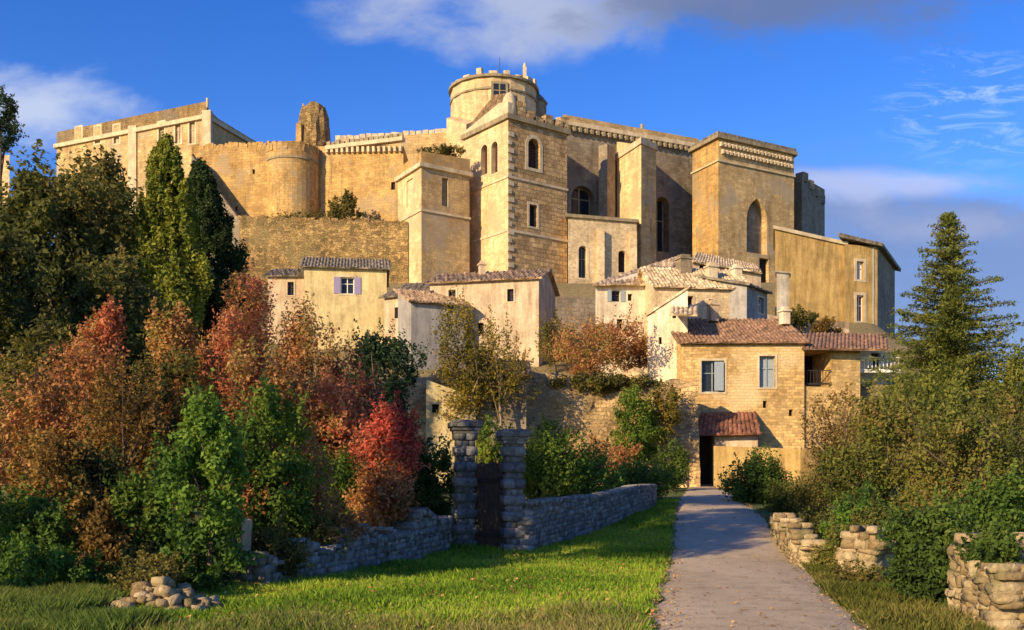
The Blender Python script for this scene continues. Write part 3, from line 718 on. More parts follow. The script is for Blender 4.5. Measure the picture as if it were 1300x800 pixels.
# ================================================================== VILLAGE HOUSES
a, b = G(386, 86), G(491, 87)
hy = house('yellow rendered house with a violet shuttered window below the rubble rampart', a, b, 7, 10, Z(338, 86), Z(328, 89.5), 'yellow', 'tile_grey',
  [hp(a, b, 441, 352, 373, 17, 'glass', shutters='shut_violet', sur=.2, fmat='white')])
a, b = G(340, 88), G(387, 88)
house('small pinkish house joined to the left side of the yellow house', a, b, 6, 10, Z(350, 88), Z(343, 91), 'pink', 'tile_grey', [hp(a, b, 369, 358, 375, 8, 'glass', sur=.12)])
a, b = G(488, 84), G(545, 82)
house('low house with a dark tiled roof squeezed between two taller houses', a, b, 7, 8, Z(377, 84), Z(365, 88), 'pink', 'tile_grey', [hp(a, b, 505, 390, 404, 8, 'dark'), hp(a, b, 529, 385, 398, 9, 'glass')])
a, b = G(522, 78), G(592, 80)
hs_ = house('grey rendered lean-to house left of the long pinkish house', a, b, 3, 8, Z(382, 78), Z(370, 81), 'grey', 'tile_brown', [hp(a, b, 572, 384, 398, 7, 'glass', sur=.1)], mono=True)
a, b = G(546, 82), G(684, 80)
hd = house('long pinkish ochre house with two small windows directly below the bell tower', a, b, 7, 7, Z(359, 82), Z(350, 85.5), 'pink', 'tile_brown',
  [hp(a, b, 574, 368, 384, 9, 'glass', sur=.15), hp(a, b, 648, 367, 383, 8, 'glass', sur=.12), hp(a, b, 610, 410, 425, 8, 'dark')])
chimney(hd, X(612, 84), 84, Z(352, 84), Z(337, 84), .5, 'pink')
f_ = [G(683, 97), G(762, 99), G(762, 101), G(683, 99)]
block('garden_wall', 'weathered garden wall toned dark for shade under the bell tower above the red shrub', 'wall', f_, 12, Z(376, 98), 'nave')
# white house
f_ = [G(756, 76), G(828, 77), G(862, 83), G(790, 82)]
hw = block('house', 'white rendered house with a sun bleached roof rising to the right', 'house', f_, 8, [Z(363, 76), Z(362, 77), Z(330, 83), Z(351, 82)], 'cream',
  {0: [hp(f_[0], f_[1], 782, 369, 383, 11, 'glass', shutters='shut_blue'), hp(f_[0], f_[1], 800, 373, 382, 6, 'glass'), hp(f_[0], f_[1], 787, 405, 419, 8, 'dark'), hp(f_[0], f_[1], 812, 440, 456, 8, 'dark')]})
tile_roof(hw, at(752, 361, 75.5), at(831, 360, 76.6), at(867, 323, 83.4), at(775, 352, 82.4), 'tile_pale')
f_ = [G(826, 77.5), G(868, 79), G(868, 84), G(826, 84)]
block('party_wall', 'cream party wall rising between the white house and pale stone house', 'house', f_, 9, [Z(363, 77.5), Z(332, 79), Z(330, 84), Z(360, 84)], 'cream',
      {0: [hp(f_[0], f_[1], 858, 340, 352, 6, 'dark')]})
a, b = G(832, 74), G(950, 75)
hg = house('pale stone house with small square windows and two chimneys above the red roof', a, b, 6, 8, Z(362, 74), Z(346, 77)+.3, 'pale', 'tile_pale',
  [hp(a, b, 876, 376, 389, 8, 'dark', sur=.12), hp(a, b, 903, 380, 388, 6, 'dark'), hp(a, b, 930, 374, 386, 7, 'glass')], side={1: []}, mono=False)
chimney(hg, X(903, 76), 76, Z(362, 76), Z(340, 76), .7, 'trim'); chimney(hg, X(868, 77), 77, Z(354, 77), Z(330, 77), .9, 'nave')
chimney(hg, X(935, 77), 77, Z(362, 77), Z(342, 77), .6, 'cream')
f_ = [G(880, 90), G(966, 92), G(966, 97), G(880, 96)]
hh_ = block('stone_terrace_house', 'ochre stepped stone house half hidden between pale house and church', 'house', f_, 12, [Z(330, 90), Z(345, 92), Z(345, 97), Z(325, 96)], 'pink', {0: [hp(f_[0], f_[1], 925, 350, 362, 7, 'dark'), hp(f_[0], f_[1], 892, 336, 350, 8, 'dark')]})
tile_roof(hh_, (X(878, 89.6), 89.6, Z(331, 89.6)), (X(968, 91.6), 91.6, Z(346, 91.6)), (X(960, 97), 97, Z(336, 97)), (X(884, 96), 96, Z(320, 96)), 'tile_pale')
a, b = G(948, 74), G(974, 77)
house('dark gable end house with a white framed window beside the pale house', a, b, 5, 8, Z(362, 74), Z(350, 77), 'grey', 'tile_grey', [hp(a, b, 966, 378, 398, 7, 'glass', fmat='white', sur=.12)], mono=True)
f_ = [G(986, 86), G(1002, 86.5), G(1002, 88), G(986, 88)]
wc = block('chimney_stack', 'tall white rendered chimney stack beneath the ochre barn wall', 'chimney', f_, 12, Z(346, 86), 'cream')
band(wc, 'cap', f_, Z(346, 86), Z(344, 86), .12, 'trim')
# terrace walls right
f_ = [G(968, 84), G(1078, 86), G(1078, 90), G(968, 88)]
block('terrace_wall', 'pale terrace wall with planting at the foot of the ochre barn', 'wall', f_, 8, [Z(398, 84), Z(418, 86), Z(418, 90), Z(398, 88)], 'pink', {0: [hp(f_[0], f_[1], 1000, 405, 418, 22, 'dark'), hp(f_[0], f_[1], 1040, 418, 430, 14, 'dark')]})
# cream gable house
f_ = [G(822, 69), G(873, 68), G(873, 73), G(830, 73)]
hc = block('house', 'bright cream house wall stepping down beside the golden stone house', 'house', f_, 5, [Z(402, 69), Z(366, 68), Z(366, 73), Z(402, 73)], 'cream',
   {0: [hp(f_[0], f_[1], 838, 428, 437, 4, 'dark'), hp(f_[0], f_[1], 856, 395, 404, 5, 'dark')]})
mb = MB(); fo = offs(f_, .12); mb.prism(fo, [Z(402, 69), Z(366, 68), Z(366, 73), Z(402, 73)], [Z(402, 69)+.16, Z(366, 68)+.16, Z(366, 73)+.16, Z(402, 73)+.16]); mb.build('coping', M['tile_pale'], hc)
tile_roof(hc, at(850, 398, 65.5), at(886, 399, 65.5), at(886, 388, 69), at(852, 386, 69), 'tile_pale', name='lower_roof')
# main golden house
a, b = G(866, 66), G(1021, 66)
hm = house('golden stone house with grey shutters and red tiled roof above the road', a, b, 12, 0, Z(434, 66), Z(407, 72), 'house', 'tile',
  [hp(a, b, 905, 458, 498, 29, 'glass', fmat='shut_blue', sur=.14), hp(a, b, 974, 452, 492, 20, 'shut', pmat='shut_blue', fmat='shut_blue', sur=.14),
   hp(a, b, 971, 509, 518, 5, 'dark'), hp(a, b, 1004, 520, 528, 5, 'dark'), hp(a, b, 894, 546, 615, 20, 'door', sur=.2, depth=.5)])
chimney(hm, X(905, 71), 71, Z(408, 71), Z(388, 71), .6, 'pink'); chimney(hm, X(996, 70), 70, Z(412, 70), Z(396, 70), .55, 'cream')
o2 = MB(); o2.box((X(913, 65.8), 65.86, Z(478, 66)), .6, .06, 1.85); o2.build('shutter', M['shut_blue'], hm)
# porch roof over the door
pc = empty('porch', (X(925, 64), 64, 2)); tag(pc, 'red tiled porch roof over the dark door at the end of the road', 'porch')
tile_roof(pc, (X(884, 62.8), 62.8, Z(551, 62.8)), (X(967, 62.8), 62.8, Z(550, 62.8)), (X(960, 66), 65.97, Z(523, 66)), (X(890, 66), 65.97, Z(524, 66)), 'tile_red')
mb = MB(); mb.prism([G(907, 63.4), G(962, 63.4), G(962, 65.97), G(907, 65.97)], 1, [Z(553, 63.4), Z(553, 63.4), Z(534, 66), Z(534, 66)]); mb.build('wall', M['pink'], pc)
mb = MB(); mb.prism([G(880, 63.2), G(886, 63.2), G(886, 65.97), G(880, 65.97)], 1, [Z(552, 63.2), Z(552, 63.2), Z(530, 66), Z(530, 66)]); mb.build('pier', M['trim'], pc)
# bay right of the main house
f_ = [G(1021, 66.2), G(1092, 67), G(1092, 74), G(1021, 74)]
by = block('loggia', 'stone loggia with a deep dark opening right of the golden house', 'house', f_, 0, [Z(442, 66.2)]*4, 'house', {0: [hp(f_[0], f_[1], 1038, 446, 491, 34, 'dark', depth=2.5)]})
mb = MB(); mb.box((X(1038, 66.3), 66.5, Z(487, 66.3)), 1.8, .1, .1); mb.box((X(1038, 66.3), 66.5, Z(470, 66.3)), 1.8, .08, .06)
for k in range(9): mb.box((X(1038, 66.3)-.8+.2*k, 66.5, Z(480, 66.3)), .04, .04, .9)
mb.build('railing', M['iron'], by)
tile_roof(by, (X(1018, 65.4), 65.4, Z(442, 65.4)), (X(1128, 66.4), 66.4, Z(443, 66.4)), (X(1126, 72), 72, Z(424, 72)), (X(1022, 72), 72, Z(422, 72)), 'tile')
f_ = [G(1092, 69), G(1132, 70), G(1132, 75), G(1092, 75)]
bw = block('balcony_house', 'white walled house part with a balcony under the right end of the tiled roof', 'house', f_, 0, Z(444, 69), 'cream', {0: [hp(f_[0], f_[1], 1112, 448, 465, 12, 'glass')]})
mb = MB(); mb.box((X(1112, 68), 68.2, Z(472, 68)), 3.0, 1.4, .2); mb.build('balcony', M['white'], bw)
mb = MB()
for k in range(12): mb.box((X(1112, 68)-1.4+.25*k, 67.6, Z(463, 68)), .05, .05, .8)
mb.box((X(1112, 68), 67.6, Z(463, 68)+.42), 3.0, .07, .07); mb.build('railing', M['white'], bw)
# garden wall in front of the golden house
f_ = [G(906, 60), G(1016, 59.5), G(1100, 61), G(1100, 61.6), G(1016, 60.2), G(906, 60.6)]
gw = block('garden_wall', 'low ochre garden wall in front of the golden house porch', 'wall', f_, 0, [Z(566, 60), Z(570, 59.5), Z(560, 61), Z(560, 61), Z(570, 60), Z(566, 60)], 'ochre')
band(gw, 'coping', f_, Z(570, 60)+.0, Z(570, 60)+.12, .08, 'trim') if False else None
# little ruin and shed on the terrace
f_ = [G(541, 58), G(604, 58.5), G(604, 60.6), G(541, 60.6)]
block('ruined_hut', 'bright ochre ruined hut wall with one small window, beside the gate pillars', 'ruin', f_, 0, [Z(482, 58), Z(505, 58.5), Z(505, 60), Z(482, 60)], 'yellow', {0: [hp(f_[0], f_[1], 553, 513, 524, 9, 'dark')]})
a, b = G(606, 59.2), G(668, 59.4)
house('small stone shed toned dark for shade with a tiled roof on the lower terrace', a, b, 1.6, 1, Z(476, 59.4), Z(462, 61), 'nave', 'tile_brown', [hp(a, b, 630, 492, 520, 9, 'door'), hp(a, b, 652, 485, 495, 7, 'dark')], mono=True, name='shed')  # wall colour kept dark so the shed reads as shaded

# ================================================================== retaining wall (irregular rock face)
def rockwall(name, label, x0, x1, y, ztopf, z0, mat, amp=.25, thick=1.2, step=.35):
    xs = np.arange(x0, x1+step, step); V = []; rows = 18
    rng = np.random.default_rng(5)
    for j in range(rows+1):
        for i, x in enumerate(xs):
            zt_ = ztopf(x); z_ = z0+(zt_-z0)*j/rows
            b_ = amp*(math.sin(x*1.3+z_*.9)+math.sin(x*3.1-z_*2.2)*.6+math.sin(x*.5+z_*4)*.3)+rng.uniform(-.1, .1)
            V.append((x, y+b_+(j/rows)*.5, z_+rng.uniform(-.05, .05)))
    w = len(xs)
    for i, x in enumerate(xs): V.append((x, y+thick+.8, ztopf(x)))
    Q = []
    for j in range(rows+1):
        for i in range(w-1): Q.append((j*w+i, j*w+i+1, (j+1)*w+i+1, (j+1)*w+i))
    o = npmesh(name, V, Q, mat); uv = o.data.uv_layers.new(name='UVMap')
    A = np.array(V, np.float32)[np.array(Q).ravel()]; uv.data.foreach_set('uv', np.stack([A[:, 0]+.3*A[:, 1], A[:, 2]+.2*A[:, 1]], 1).ravel())
    tag(o, label, 'wall'); return o
rockwall('retaining_wall', 'overgrown golden rock terrace wall between the gate pillars and the golden house', -16, 11.3, 61.6,
   lambda x: 8.5+.35*math.sin(x*1.1)+.25*math.sin(x*2.7), 0, M['rock'])

# ================================================================== dry stone walls near the camera
CUBE = None
def stone_tmpl():
    vs = []; idx = {}
    for x in (-1, 0, 1):
        for y in (-1, 0, 1):
            for z in (-1, 0, 1):
                if (x, y, z) == (0, 0, 0): continue
                v = np.array([x, y, z], float); l = np.linalg.norm(v); idx[(x, y, z)] = len(vs)
                vs.append(v*.93 if l > 1.5 else v*(.97 if l > 1.2 else 1.0))
    fs = []
    for ax in range(3):
        for sgn in (-1, 1):
            u, w = [k for k in range(3) if k != ax]
            for i in (-1, 0):
                for j in (-1, 0):
                    q = []
                    for (a, b) in ((i, j), (i+1, j), (i+1, j+1), (i, j+1)):
                        c = [0, 0, 0]; c[ax] = sgn; c[u] = a; c[w] = b; q.append(idx[tuple(c)])
                    if (sgn > 0) == (ax == 1): q = q[::-1]
                    fs.append(q)
    return np.array(vs), np.array(fs)
TV, TF = stone_tmpl()
class Stones:
    def __init__(s, seed): s.V = []; s.Q = []; s.var = []; s.n = 0; s.r = np.random.default_rng(seed)
    def add(s, c, sz, rz, tilt=.06, jit=.1):
        v = TV*(1+s.r.uniform(-jit, jit, TV.shape))*np.array(sz)/2
        t = s.r.uniform(-tilt, tilt); ct, st_ = math.cos(t), math.sin(t)
        v = np.stack([v[:, 0]*ct-v[:, 2]*st_, v[:, 1], v[:, 0]*st_+v[:, 2]*ct], 1)
        cz, sz_ = math.cos(rz), math.sin(rz)
        v = np.stack([v[:, 0]*cz-v[:, 1]*sz_, v[:, 0]*sz_+v[:, 1]*cz, v[:, 2]], 1)+np.array(c)
        s.V.append(v); s.Q.append(TF+s.n); s.n += len(TV); s.var += [s.r.random()]*len(TF)
    def build(s, name, mat, parent): return npmesh(name, np.concatenate(s.V), np.concatenate(s.Q), mat, parent, s.var, smooth=False)
def stone_wall(label, pts, hgts, thick, sw, sh, mat, mmat, seed, cope=True, ragged=.0, name='stone_wall', group=None):
    """pts: polyline (x,y); hgts: wall height at each point"""
    root = empty(name, (pts[0][0], pts[0][1], h(*pts[0]))); tag(root, label, 'wall', group)
    S_ = Stones(seed); P = [Vector(p) for p in pts]; nt_ = max(2, int(round(thick/.3)))
    core = MB(); acc = 0
    for k in range(len(P)-1):
        a, b = P[k], P[k+1]; d = b-a; L = d.length; d /= L; nrm = Vector((d.y, -d.x)); rz = math.atan2(d.y, d.x)
        ga, gb = h(a.x, a.y)-.3, h(b.x, b.y)-.3
        t2 = thick/2-.035
        ins = .05; a2, b2 = a+d*ins, b-d*ins; dn = .08+ragged*.75; core.prism([tuple(a2+nrm*t2), tuple(b2+nrm*t2), tuple(b2-nrm*t2), tuple(a2-nrm*t2)], [ga, gb, gb, ga], [max(ga+.1, ga+.3-dn+hgts[k]), max(gb+.1, gb+.3-dn+hgts[k+1]), max(gb+.1, gb+.3-dn+hgts[k+1]), max(ga+.1, ga+.3-dn+hgts[k])])
        z = -.15; row = 0
        while z < max(hgts[k], hgts[k+1])+.15:
            rh = sh*S_.r.uniform(.6, 1.7); u = -S_.r.uniform(0, sw)
            while u < L:
                w = sw*S_.r.choice([.5, .8, 1.0, 1.3, 1.9]); uc = u+w/2; t = min(max(uc/L, 0), 1)
                hh2 = hgts[k]*(1-t)+hgts[k+1]*t+ragged*math.sin(uc*2.3+seed)*.6+ragged*S_.r.uniform(-.3, .3)
                if z+rh/2 < hh2 and 0 <= uc <= L:
                    g = (ga*(1-t)+gb*t)+.3
                    for sd in np.linspace(-1, 1, nt_):
                        p = a+d*(uc+(S_.r.uniform(-.08, .08) if nt_ > 2 else 0))+nrm*sd*(thick/2-.13+S_.r.uniform(-.03, .03))
                        hz_ = rh*(1.06+(S_.r.uniform(-.12, .3) if nt_ > 2 else 0))
                        S_.add((p.x, p.y, g+z+rh/2), (w*1.04, thick/nt_*1.12+.04, hz_), rz+S_.r.uniform(-.18, .18), .14, .13)
                u += w
            z += rh*.97
        if cope:
            u = 0
            while u < L:
                w = sw*S_.r.uniform(.7, 1.4); t = min(u/L, 1); g = (ga*(1-t)+gb*t)+.3; hh2 = hgts[k]*(1-t)+hgts[k+1]*t+ragged*math.sin(u*2.3+seed)*.6
                p = a+d*(u+w/2); S_.add((p.x, p.y, g+hh2+.03), (w*1.05, thick+.04, .11*S_.r.uniform(.8, 1.5)), rz, .08, .14); u += w
    S_.build('stones', mat, root); core.build('core', mmat, root)
    return root
stone_wall('grey dry stone wall running from the left bushes up to the gate pillars', [(-4.45, 17.4), (-4.0, 19), (-2.9, 22.5), (-1.75, 26.4)], [.5, .62, .72, .9], .45, .2, .1, M['stones'], M['mortar'], 3, ragged=.35, group='dry stone walls at the gate')
stone_wall('grey dry stone wall with straight top from the right gate pillar along the grass', [(.32, 25.8), (2.5, 31), (4.3, 36), (5.45, 40)], [1.2, 1.0, .9, .8], .4, .2, .1, M['stones'], M['mortar'], 4, group='dry stone walls at the gate')
stone_wall('low ochre roadside wall crumbling along the right edge of the road', [(8.1, 31), (7.15, 26.5), (6.35, 21.5)], [.3, .55, .35], .5, .21, .11, M['stones_warm'], M['mortar_warm'], 8, cope=False, ragged=.5, group='ochre roadside wall remains')
stone_wall('tall ochre wall stump beside the road in front of the ivy', [(6.3, 19.3), (6.85, 18.8)], [.85, 1.1], .7, .2, .11, M['stones_warm'], M['mortar_warm'], 9, cope=False, ragged=.15, group='ochre roadside wall remains')
stone_wall('large ochre rounded wall end in the lower right corner', [(6.3, 12.3), (6.3, 13.5), (6.8, 14.4)], [.85, 1.02, 1.1], .9, .15, .1, M['stones_warm'], M['mortar_warm'], 10, cope=False, ragged=.15, group='ochre roadside wall remains')
hr = empty('stone_heap', (-4.9, 14.3, 0)); tag(hr, 'collapsed heap of ochre wall stones in the grass at lower left', 'stone heap'); S_ = Stones(44)
for k in range(150):
    u_, v_ = S_.r.normal(0, .36), S_.r.normal(0, .2); top_ = .55*math.exp(-(u_/.45)**2-(v_/.3)**2); sz_ = S_.r.uniform(.08, .2)
    S_.add((-4.9+u_, 14.3+v_+u_*.3, S_.r.uniform(-.03, max(.04, top_*.8))), (sz_*1.2, sz_, sz_*.75), S_.r.uniform(0, 3), .5, .16)
S_.build('stones', M['stones_warm'], hr)
pr = empty('stone_post', (X(313, 18), 18, 0)); tag(pr, 'upright pale stone slab post at the left end of the grey wall', 'post')
mb = MB(); mb.box((X(313, 18), 18, .55), .16, .3, 1.25, .3, .03); mb.build('slab', M['trim'], pr)

# gate pillars
def pillar(x, y, z0, hgt, label, seed, w=.7):
    root = empty('gate_pillar', (x, y, z0)); tag(root, label, 'pillar', 'stone gate pillars')
    S_ = Stones(seed); z = 0; k = 0; core = MB(); core.box((x, y, z0+hgt*.46), w-.07, w-.07, hgt*.92, .2)
    while z < hgt-.42:
        rh = .17 if k % 2 else .24; ww = w+(.05 if k % 2 == 0 else -.06)
        if k % 2 == 0:
            for i in (-1, 1):
                for j in (-1, 1):
                    cs, sn = math.cos(.2), math.sin(.2); ox, oy = i*ww/4, j*ww/4
                    S_.add((x+ox*cs-oy*sn, y+ox*sn+oy*cs, z0+z+rh/2), (ww/2*1.04, ww/2*1.04, rh*1.02), .2, .02, .04)
        else:
            for i in (-1, 0, 1):
                for j in (-1, 0, 1):
                    if i == 0 and j == 0: continue
                    cs, sn = math.cos(.2), math.sin(.2); ox, oy = i*ww/3, j*ww/3
                    S_.add((x+ox*cs-oy*sn, y+ox*sn+oy*cs, z0+z+rh/2), (ww/3*1.04, ww/3*1.04, rh*1.02), .2, .03, .05)
        z += rh; k += 1
    S_.build('shaft', M['stones_shaded'], root); core.build('core', M['mortar'], root)
    cap = MB(); cap.box((x, y, z0+hgt-.33), w+.07, w+.07, .1, .2); cap.box((x, y, z0+hgt-.24), w+.16, w+.16, .1, .2); cap.box((x, y, z0+hgt-.13), w+.27, w+.27, .14, .2); cap.box((x, y, z0+hgt-.04), w+.12, w+.12, .06, .2)
    cap.build('cap', M['blue_grey_stone'], root, bevel=.015)
    return root
pillar(X(590, 27), 27, 0.1, 3.4, 'taller left gate pillar of banded grey stone with a flat moulded cap', 21, .54)
pillar(X(651, 26), 26, 0.05, 3.15, 'right gate pillar of banded grey stone joined to the straight topped wall', 22, .5)
gt = empty('gate', (X(622, 26.7), 26.7, 0)); tag(gt, 'dark narrow wooden gate standing between the two gate pillars', 'gate')
a, b = Vector((X(603, 26.9), 26.9)), Vector((X(639, 26.3), 26.25)); d = (b-a).normalized(); ang = math.atan2(d.y, d.x)
mb = MB(); L = (b-a).length
for k in range(6):
    p = a+d*(L*(k+.5)/6); mb.box((p.x, p.y, 1.25+.03*(k % 2)), L/6-.012, .04, 2.2, ang)
mb.build('boards', M['wood'], gt)
mb = MB(); p = (a+b)/2
for zz in (.5, 1.9): mb = MB(); mb.box((p.x+.0, p.y-.04, zz), L, .05, .12, ang); mb.build('rail', M['iron'], gt)

# ================================================================== VEGETATION
RNG = np.random.default_rng(11)
def norm(v): return v/np.maximum(np.linalg.norm(v, axis=-1, keepdims=True), 1e-9)
def leaf_quads(P, N, size, rng, asp=.5):
    """one folded leaf (rhombus) for every point, facing N"""
    n = len(P); up = norm(rng.normal(size=(n, 3))); a = norm(np.cross(N, up)); b = np.cross(N, a)
    s = size*rng.uniform(.6, 1.35, (n, 1))
    V = np.stack([P+a*s*.5, P+b*s*asp*.5+N*s*.08, P-a*s*.5, P-b*s*asp*.5+N*s*.08], 1).reshape(-1, 3)
    return V
def clump_leaves(C, Rr, per, size, rng, flatten=.8, asp=.5, vmix=.6, cv=None):
    k = len(C); idx = np.repeat(np.arange(k), per)
    D = norm(rng.normal(size=(len(idx), 3))); rad = rng.uniform(.3, 1.0, (len(idx), 1))**.6*rng.uniform(.75, 1.25, (len(idx), 1))
    P = C[idx]+D*rad*Rr[idx]
    N = norm(D*.9+rng.normal(size=D.shape)*.75+np.array([0, 0, .25]))
    V = leaf_quads(P, N, size, rng, asp)
    cvv = rng.random(k) if cv is None else cv
    var = np.clip(cvv[idx]*vmix+rng.random(len(idx))*(1-vmix), 0, 1)
    return V, var
def crown_obj(name, V, var, mat, root):
    n = len(V)//4; Q = np.arange(n*4).reshape(n, 4); return npmesh(name, V, Q, mat, root, var)
def limbs(root, x, y, z0, zc, hw, hz, tr, rng, n=7, mat='bark', twigs=0, up=.5):
    mb = MB(); lean = rng.uniform(-.3, .3, 2)
    top = Vector((x+lean[0], y+lean[1], zc-hz*.1))
    pts = [Vector((x, y, z0-.2)).lerp(top, t)+Vector((.06*math.sin(t*7), .06*math.cos(t*5), 0)) for t in (0, .25, .5, .75, 1)]
    mb.tube(pts, [tr*1.3, tr, tr*.85, tr*.7, tr*.5], 8)
    for i in range(n):
        a = 2*math.pi*i/n+rng.uniform(-.4, .4); s = pts[2].lerp(pts[4], rng.random())
        e = Vector((x+math.cos(a)*hw*rng.uniform(.5, .85), y+math.sin(a)*hw*rng.uniform(.5, .85), zc+hz*rng.uniform(-.3, up)))
        m = s.lerp(e, .5)+Vector((0, 0, hz*.1)); mb.tube([s, m, e], [tr*.45, tr*.3, tr*.1], 5)
        for _ in range(twigs):
            q = m.lerp(e, rng.random()); e2_ = q+Vector(rng.normal(size=3)*hw*.22)+Vector((0, 0, hz*.35)); mb.tube([q, e2_], [tr*.1, tr*.03], 4)
    mb.build('trunk', M[mat], root, smooth=True)
FOL = {}
def fol(key, cols, trans=.28): FOL[key] = foliage(key+' foliage', cols, trans)
fol('dark', [(.024, .032, .012), (.06, .074, .02), (.115, .115, .03), (.19, .15, .042)])
fol('olive', [(.025, .028, .009), (.075, .075, .02), (.13, .115, .03), (.2, .155, .04)])
fol('cypress', [(.055, .075, .015), (.14, .17, .025), (.22, .24, .035), (.27, .25, .05)])
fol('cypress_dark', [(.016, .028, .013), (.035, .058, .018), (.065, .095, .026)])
fol('red', [(.09, .08, .02), (.26, .09, .045), (.42, .125, .075), (.5, .2, .11), (.34, .2, .07), (.17, .16, .04)])
fol('rust', [(.09, .08, .02), (.25, .11, .045), (.38, .16, .07), (.45, .24, .1), (.25, .19, .05), (.14, .15, .035)])
fol('crimson', [(.10, .02, .02), (.32, .06, .045), (.52, .1, .075), (.4, .15, .07), (.18, .08, .05)])
fol('magenta', [(.04, .025, .02), (.12, .045, .035), (.18, .07, .05), (.12, .07, .03), (.05, .05, .02)])
fol('green', [(.02, .045, .012), (.06, .12, .02), (.11, .19, .028), (.17, .25, .04)])
fol('leafgreen', [(.022, .045, .012), (.06, .11, .018), (.1, .16, .024), (.16, .19, .035)])
fol('brown', [(.045, .03, .012), (.14, .09, .026), (.24, .14, .04), (.28, .19, .06)])
fol('yellow', [(.04, .04, .008), (.14, .12, .02), (.24, .18, .03), (.3, .2, .045)])
fol('teal', [(.012, .025, .014), (.025, .05, .025), (.045, .08, .035), (.075, .1, .035)])
fol('lime', [(.03, .06, .01), (.09, .15, .02), (.16, .2, .03), (.22, .22, .04)])
fol('rightolive', [(.025, .035, .01), (.07, .085, .018), (.12, .135, .026), (.19, .18, .04), (.2, .13, .045)])
fol('ivy', [(.018, .035, .010), (.045, .08, .016), (.08, .125, .022), (.13, .17, .035)])
fol('conifer', [(.03, .048, .013), (.08, .105, .018), (.15, .165, .028), (.21, .2, .04)])

def seed_(px, Y): return (px*.37+Y*.71) % 6.28
def bush(label, px, pt, pb, hwpx, Y, key, name='bush', cat='bush', group=None, size=.11, nc=60, per=110, clump=.3, asp=.55, tall=1.0, depth=None,
         trunk=True, tr=None, seed=None, z0=None, twigs=0, shoots=70, shape='round', mat=None, bark='bark', holes=0.0):
    rng = np.random.default_rng(seed if seed is not None else int(px*7+Y*13+pt))
    x = X(px, Y); zt_, zb_ = Z(pt, Y), Z(pb, Y); hw = hwpx/F*Y; zc = (zt_+zb_)/2; hz = (zt_-zb_)/2; dy = depth or hw
    g = h(x, Y) if z0 is None else z0
    root = empty(name, (x, Y, g)); tag(root, label, cat, group)
    D = norm(rng.normal(size=(nc, 3))); rad = rng.uniform(.25, 1, (nc, 1))**.5
    if shape == 'vase':
        t = rng.random(nc); a = rng.uniform(0, 2*math.pi, nc); r = (.3+.7*t)*np.sqrt(rng.random(nc))*np.sqrt(np.clip(1-np.clip((t-.6)/.42, 0, 1)**2, 0.03, 1))
        Cn = np.stack([np.cos(a)*r, np.sin(a)*r, t*2-1], 1)
    else: Cn = D*rad
    cl = clump*min(hw, hz*1.2)
    su = rng.uniform(.45, 1.5, nc); Rr = np.stack([rng.uniform(.8, 1.25, nc)*cl*su, rng.uniform(.8, 1.25, nc)*cl*su, rng.uniform(.8, 1.3, nc)*cl*tall*su], 1)
    C_ = np.array([x, Y, zc])+Cn*np.array([hw-cl*.6, dy-cl*.6, max(hz-cl*tall*.7, .05)])
    lob = 1+.16*np.sin(3*np.arctan2(C_[:, 2]-zc, C_[:, 0]-x)+seed_(px, Y))+.1*np.sin(7*np.arctan2(C_[:, 2]-zc, C_[:, 0]-x)+Y)
    C_ = np.array([x, Y, zc])+(C_-np.array([x, Y, zc]))*lob[:, None]
    cv = np.clip(.5+.33*np.sin(C_[:, 0]*1.9/hw+C_[:, 2]*2.6/max(hz, .3)+px)+rng.normal(0, .22, nc), 0, 1)
    V, var = clump_leaves(C_, Rr, per, size, rng, asp=asp, cv=cv)
    if shoots:
        i0 = rng.integers(0, nc, shoots); out = norm(C_[i0]-np.array([x, Y, zc-hz*.3]))
        dr_ = norm(out+rng.normal(size=(shoots, 3))*.35+np.array([0, 0, .7])); Ls = rng.uniform(.5, 1.3, (shoots, 1, 1))*min(hw, hz)*.42+.1
        tt = rng.uniform(0, 1, (shoots, 16, 1)); st0 = (C_[i0]+out*Rr[i0]*.6)[:, None, :]
        Ps = st0+dr_[:, None, :]*tt*Ls+np.array([0, 0, -1.])*(tt**2)*Ls*.15+rng.normal(size=(shoots, 16, 3))*size*.45*(1.2-tt)
        Ps = Ps.reshape(-1, 3); Ns = norm(rng.normal(size=Ps.shape)+np.array([0, -.2, .3])); V2 = leaf_quads(Ps, Ns, size*.9, rng, asp)
        V = np.concatenate([V, V2]); var = np.concatenate([var, np.clip(np.repeat(cv[i0], 16)*.6+rng.random(len(Ps))*.4+.05, 0, 1)])
    keep = V.reshape(-1, 4, 3)[:, :, 2].min(1) > g-.1
    V = V.reshape(-1, 4, 3)[keep].reshape(-1, 3); var = var[keep]
    crown_obj('crown', V, var, mat or FOL[key], root)
    if trunk: limbs(root, x, Y, g, zc, hw, hz, tr or max(.04, hw*.07), rng, twigs=twigs, mat=bark)
    return root
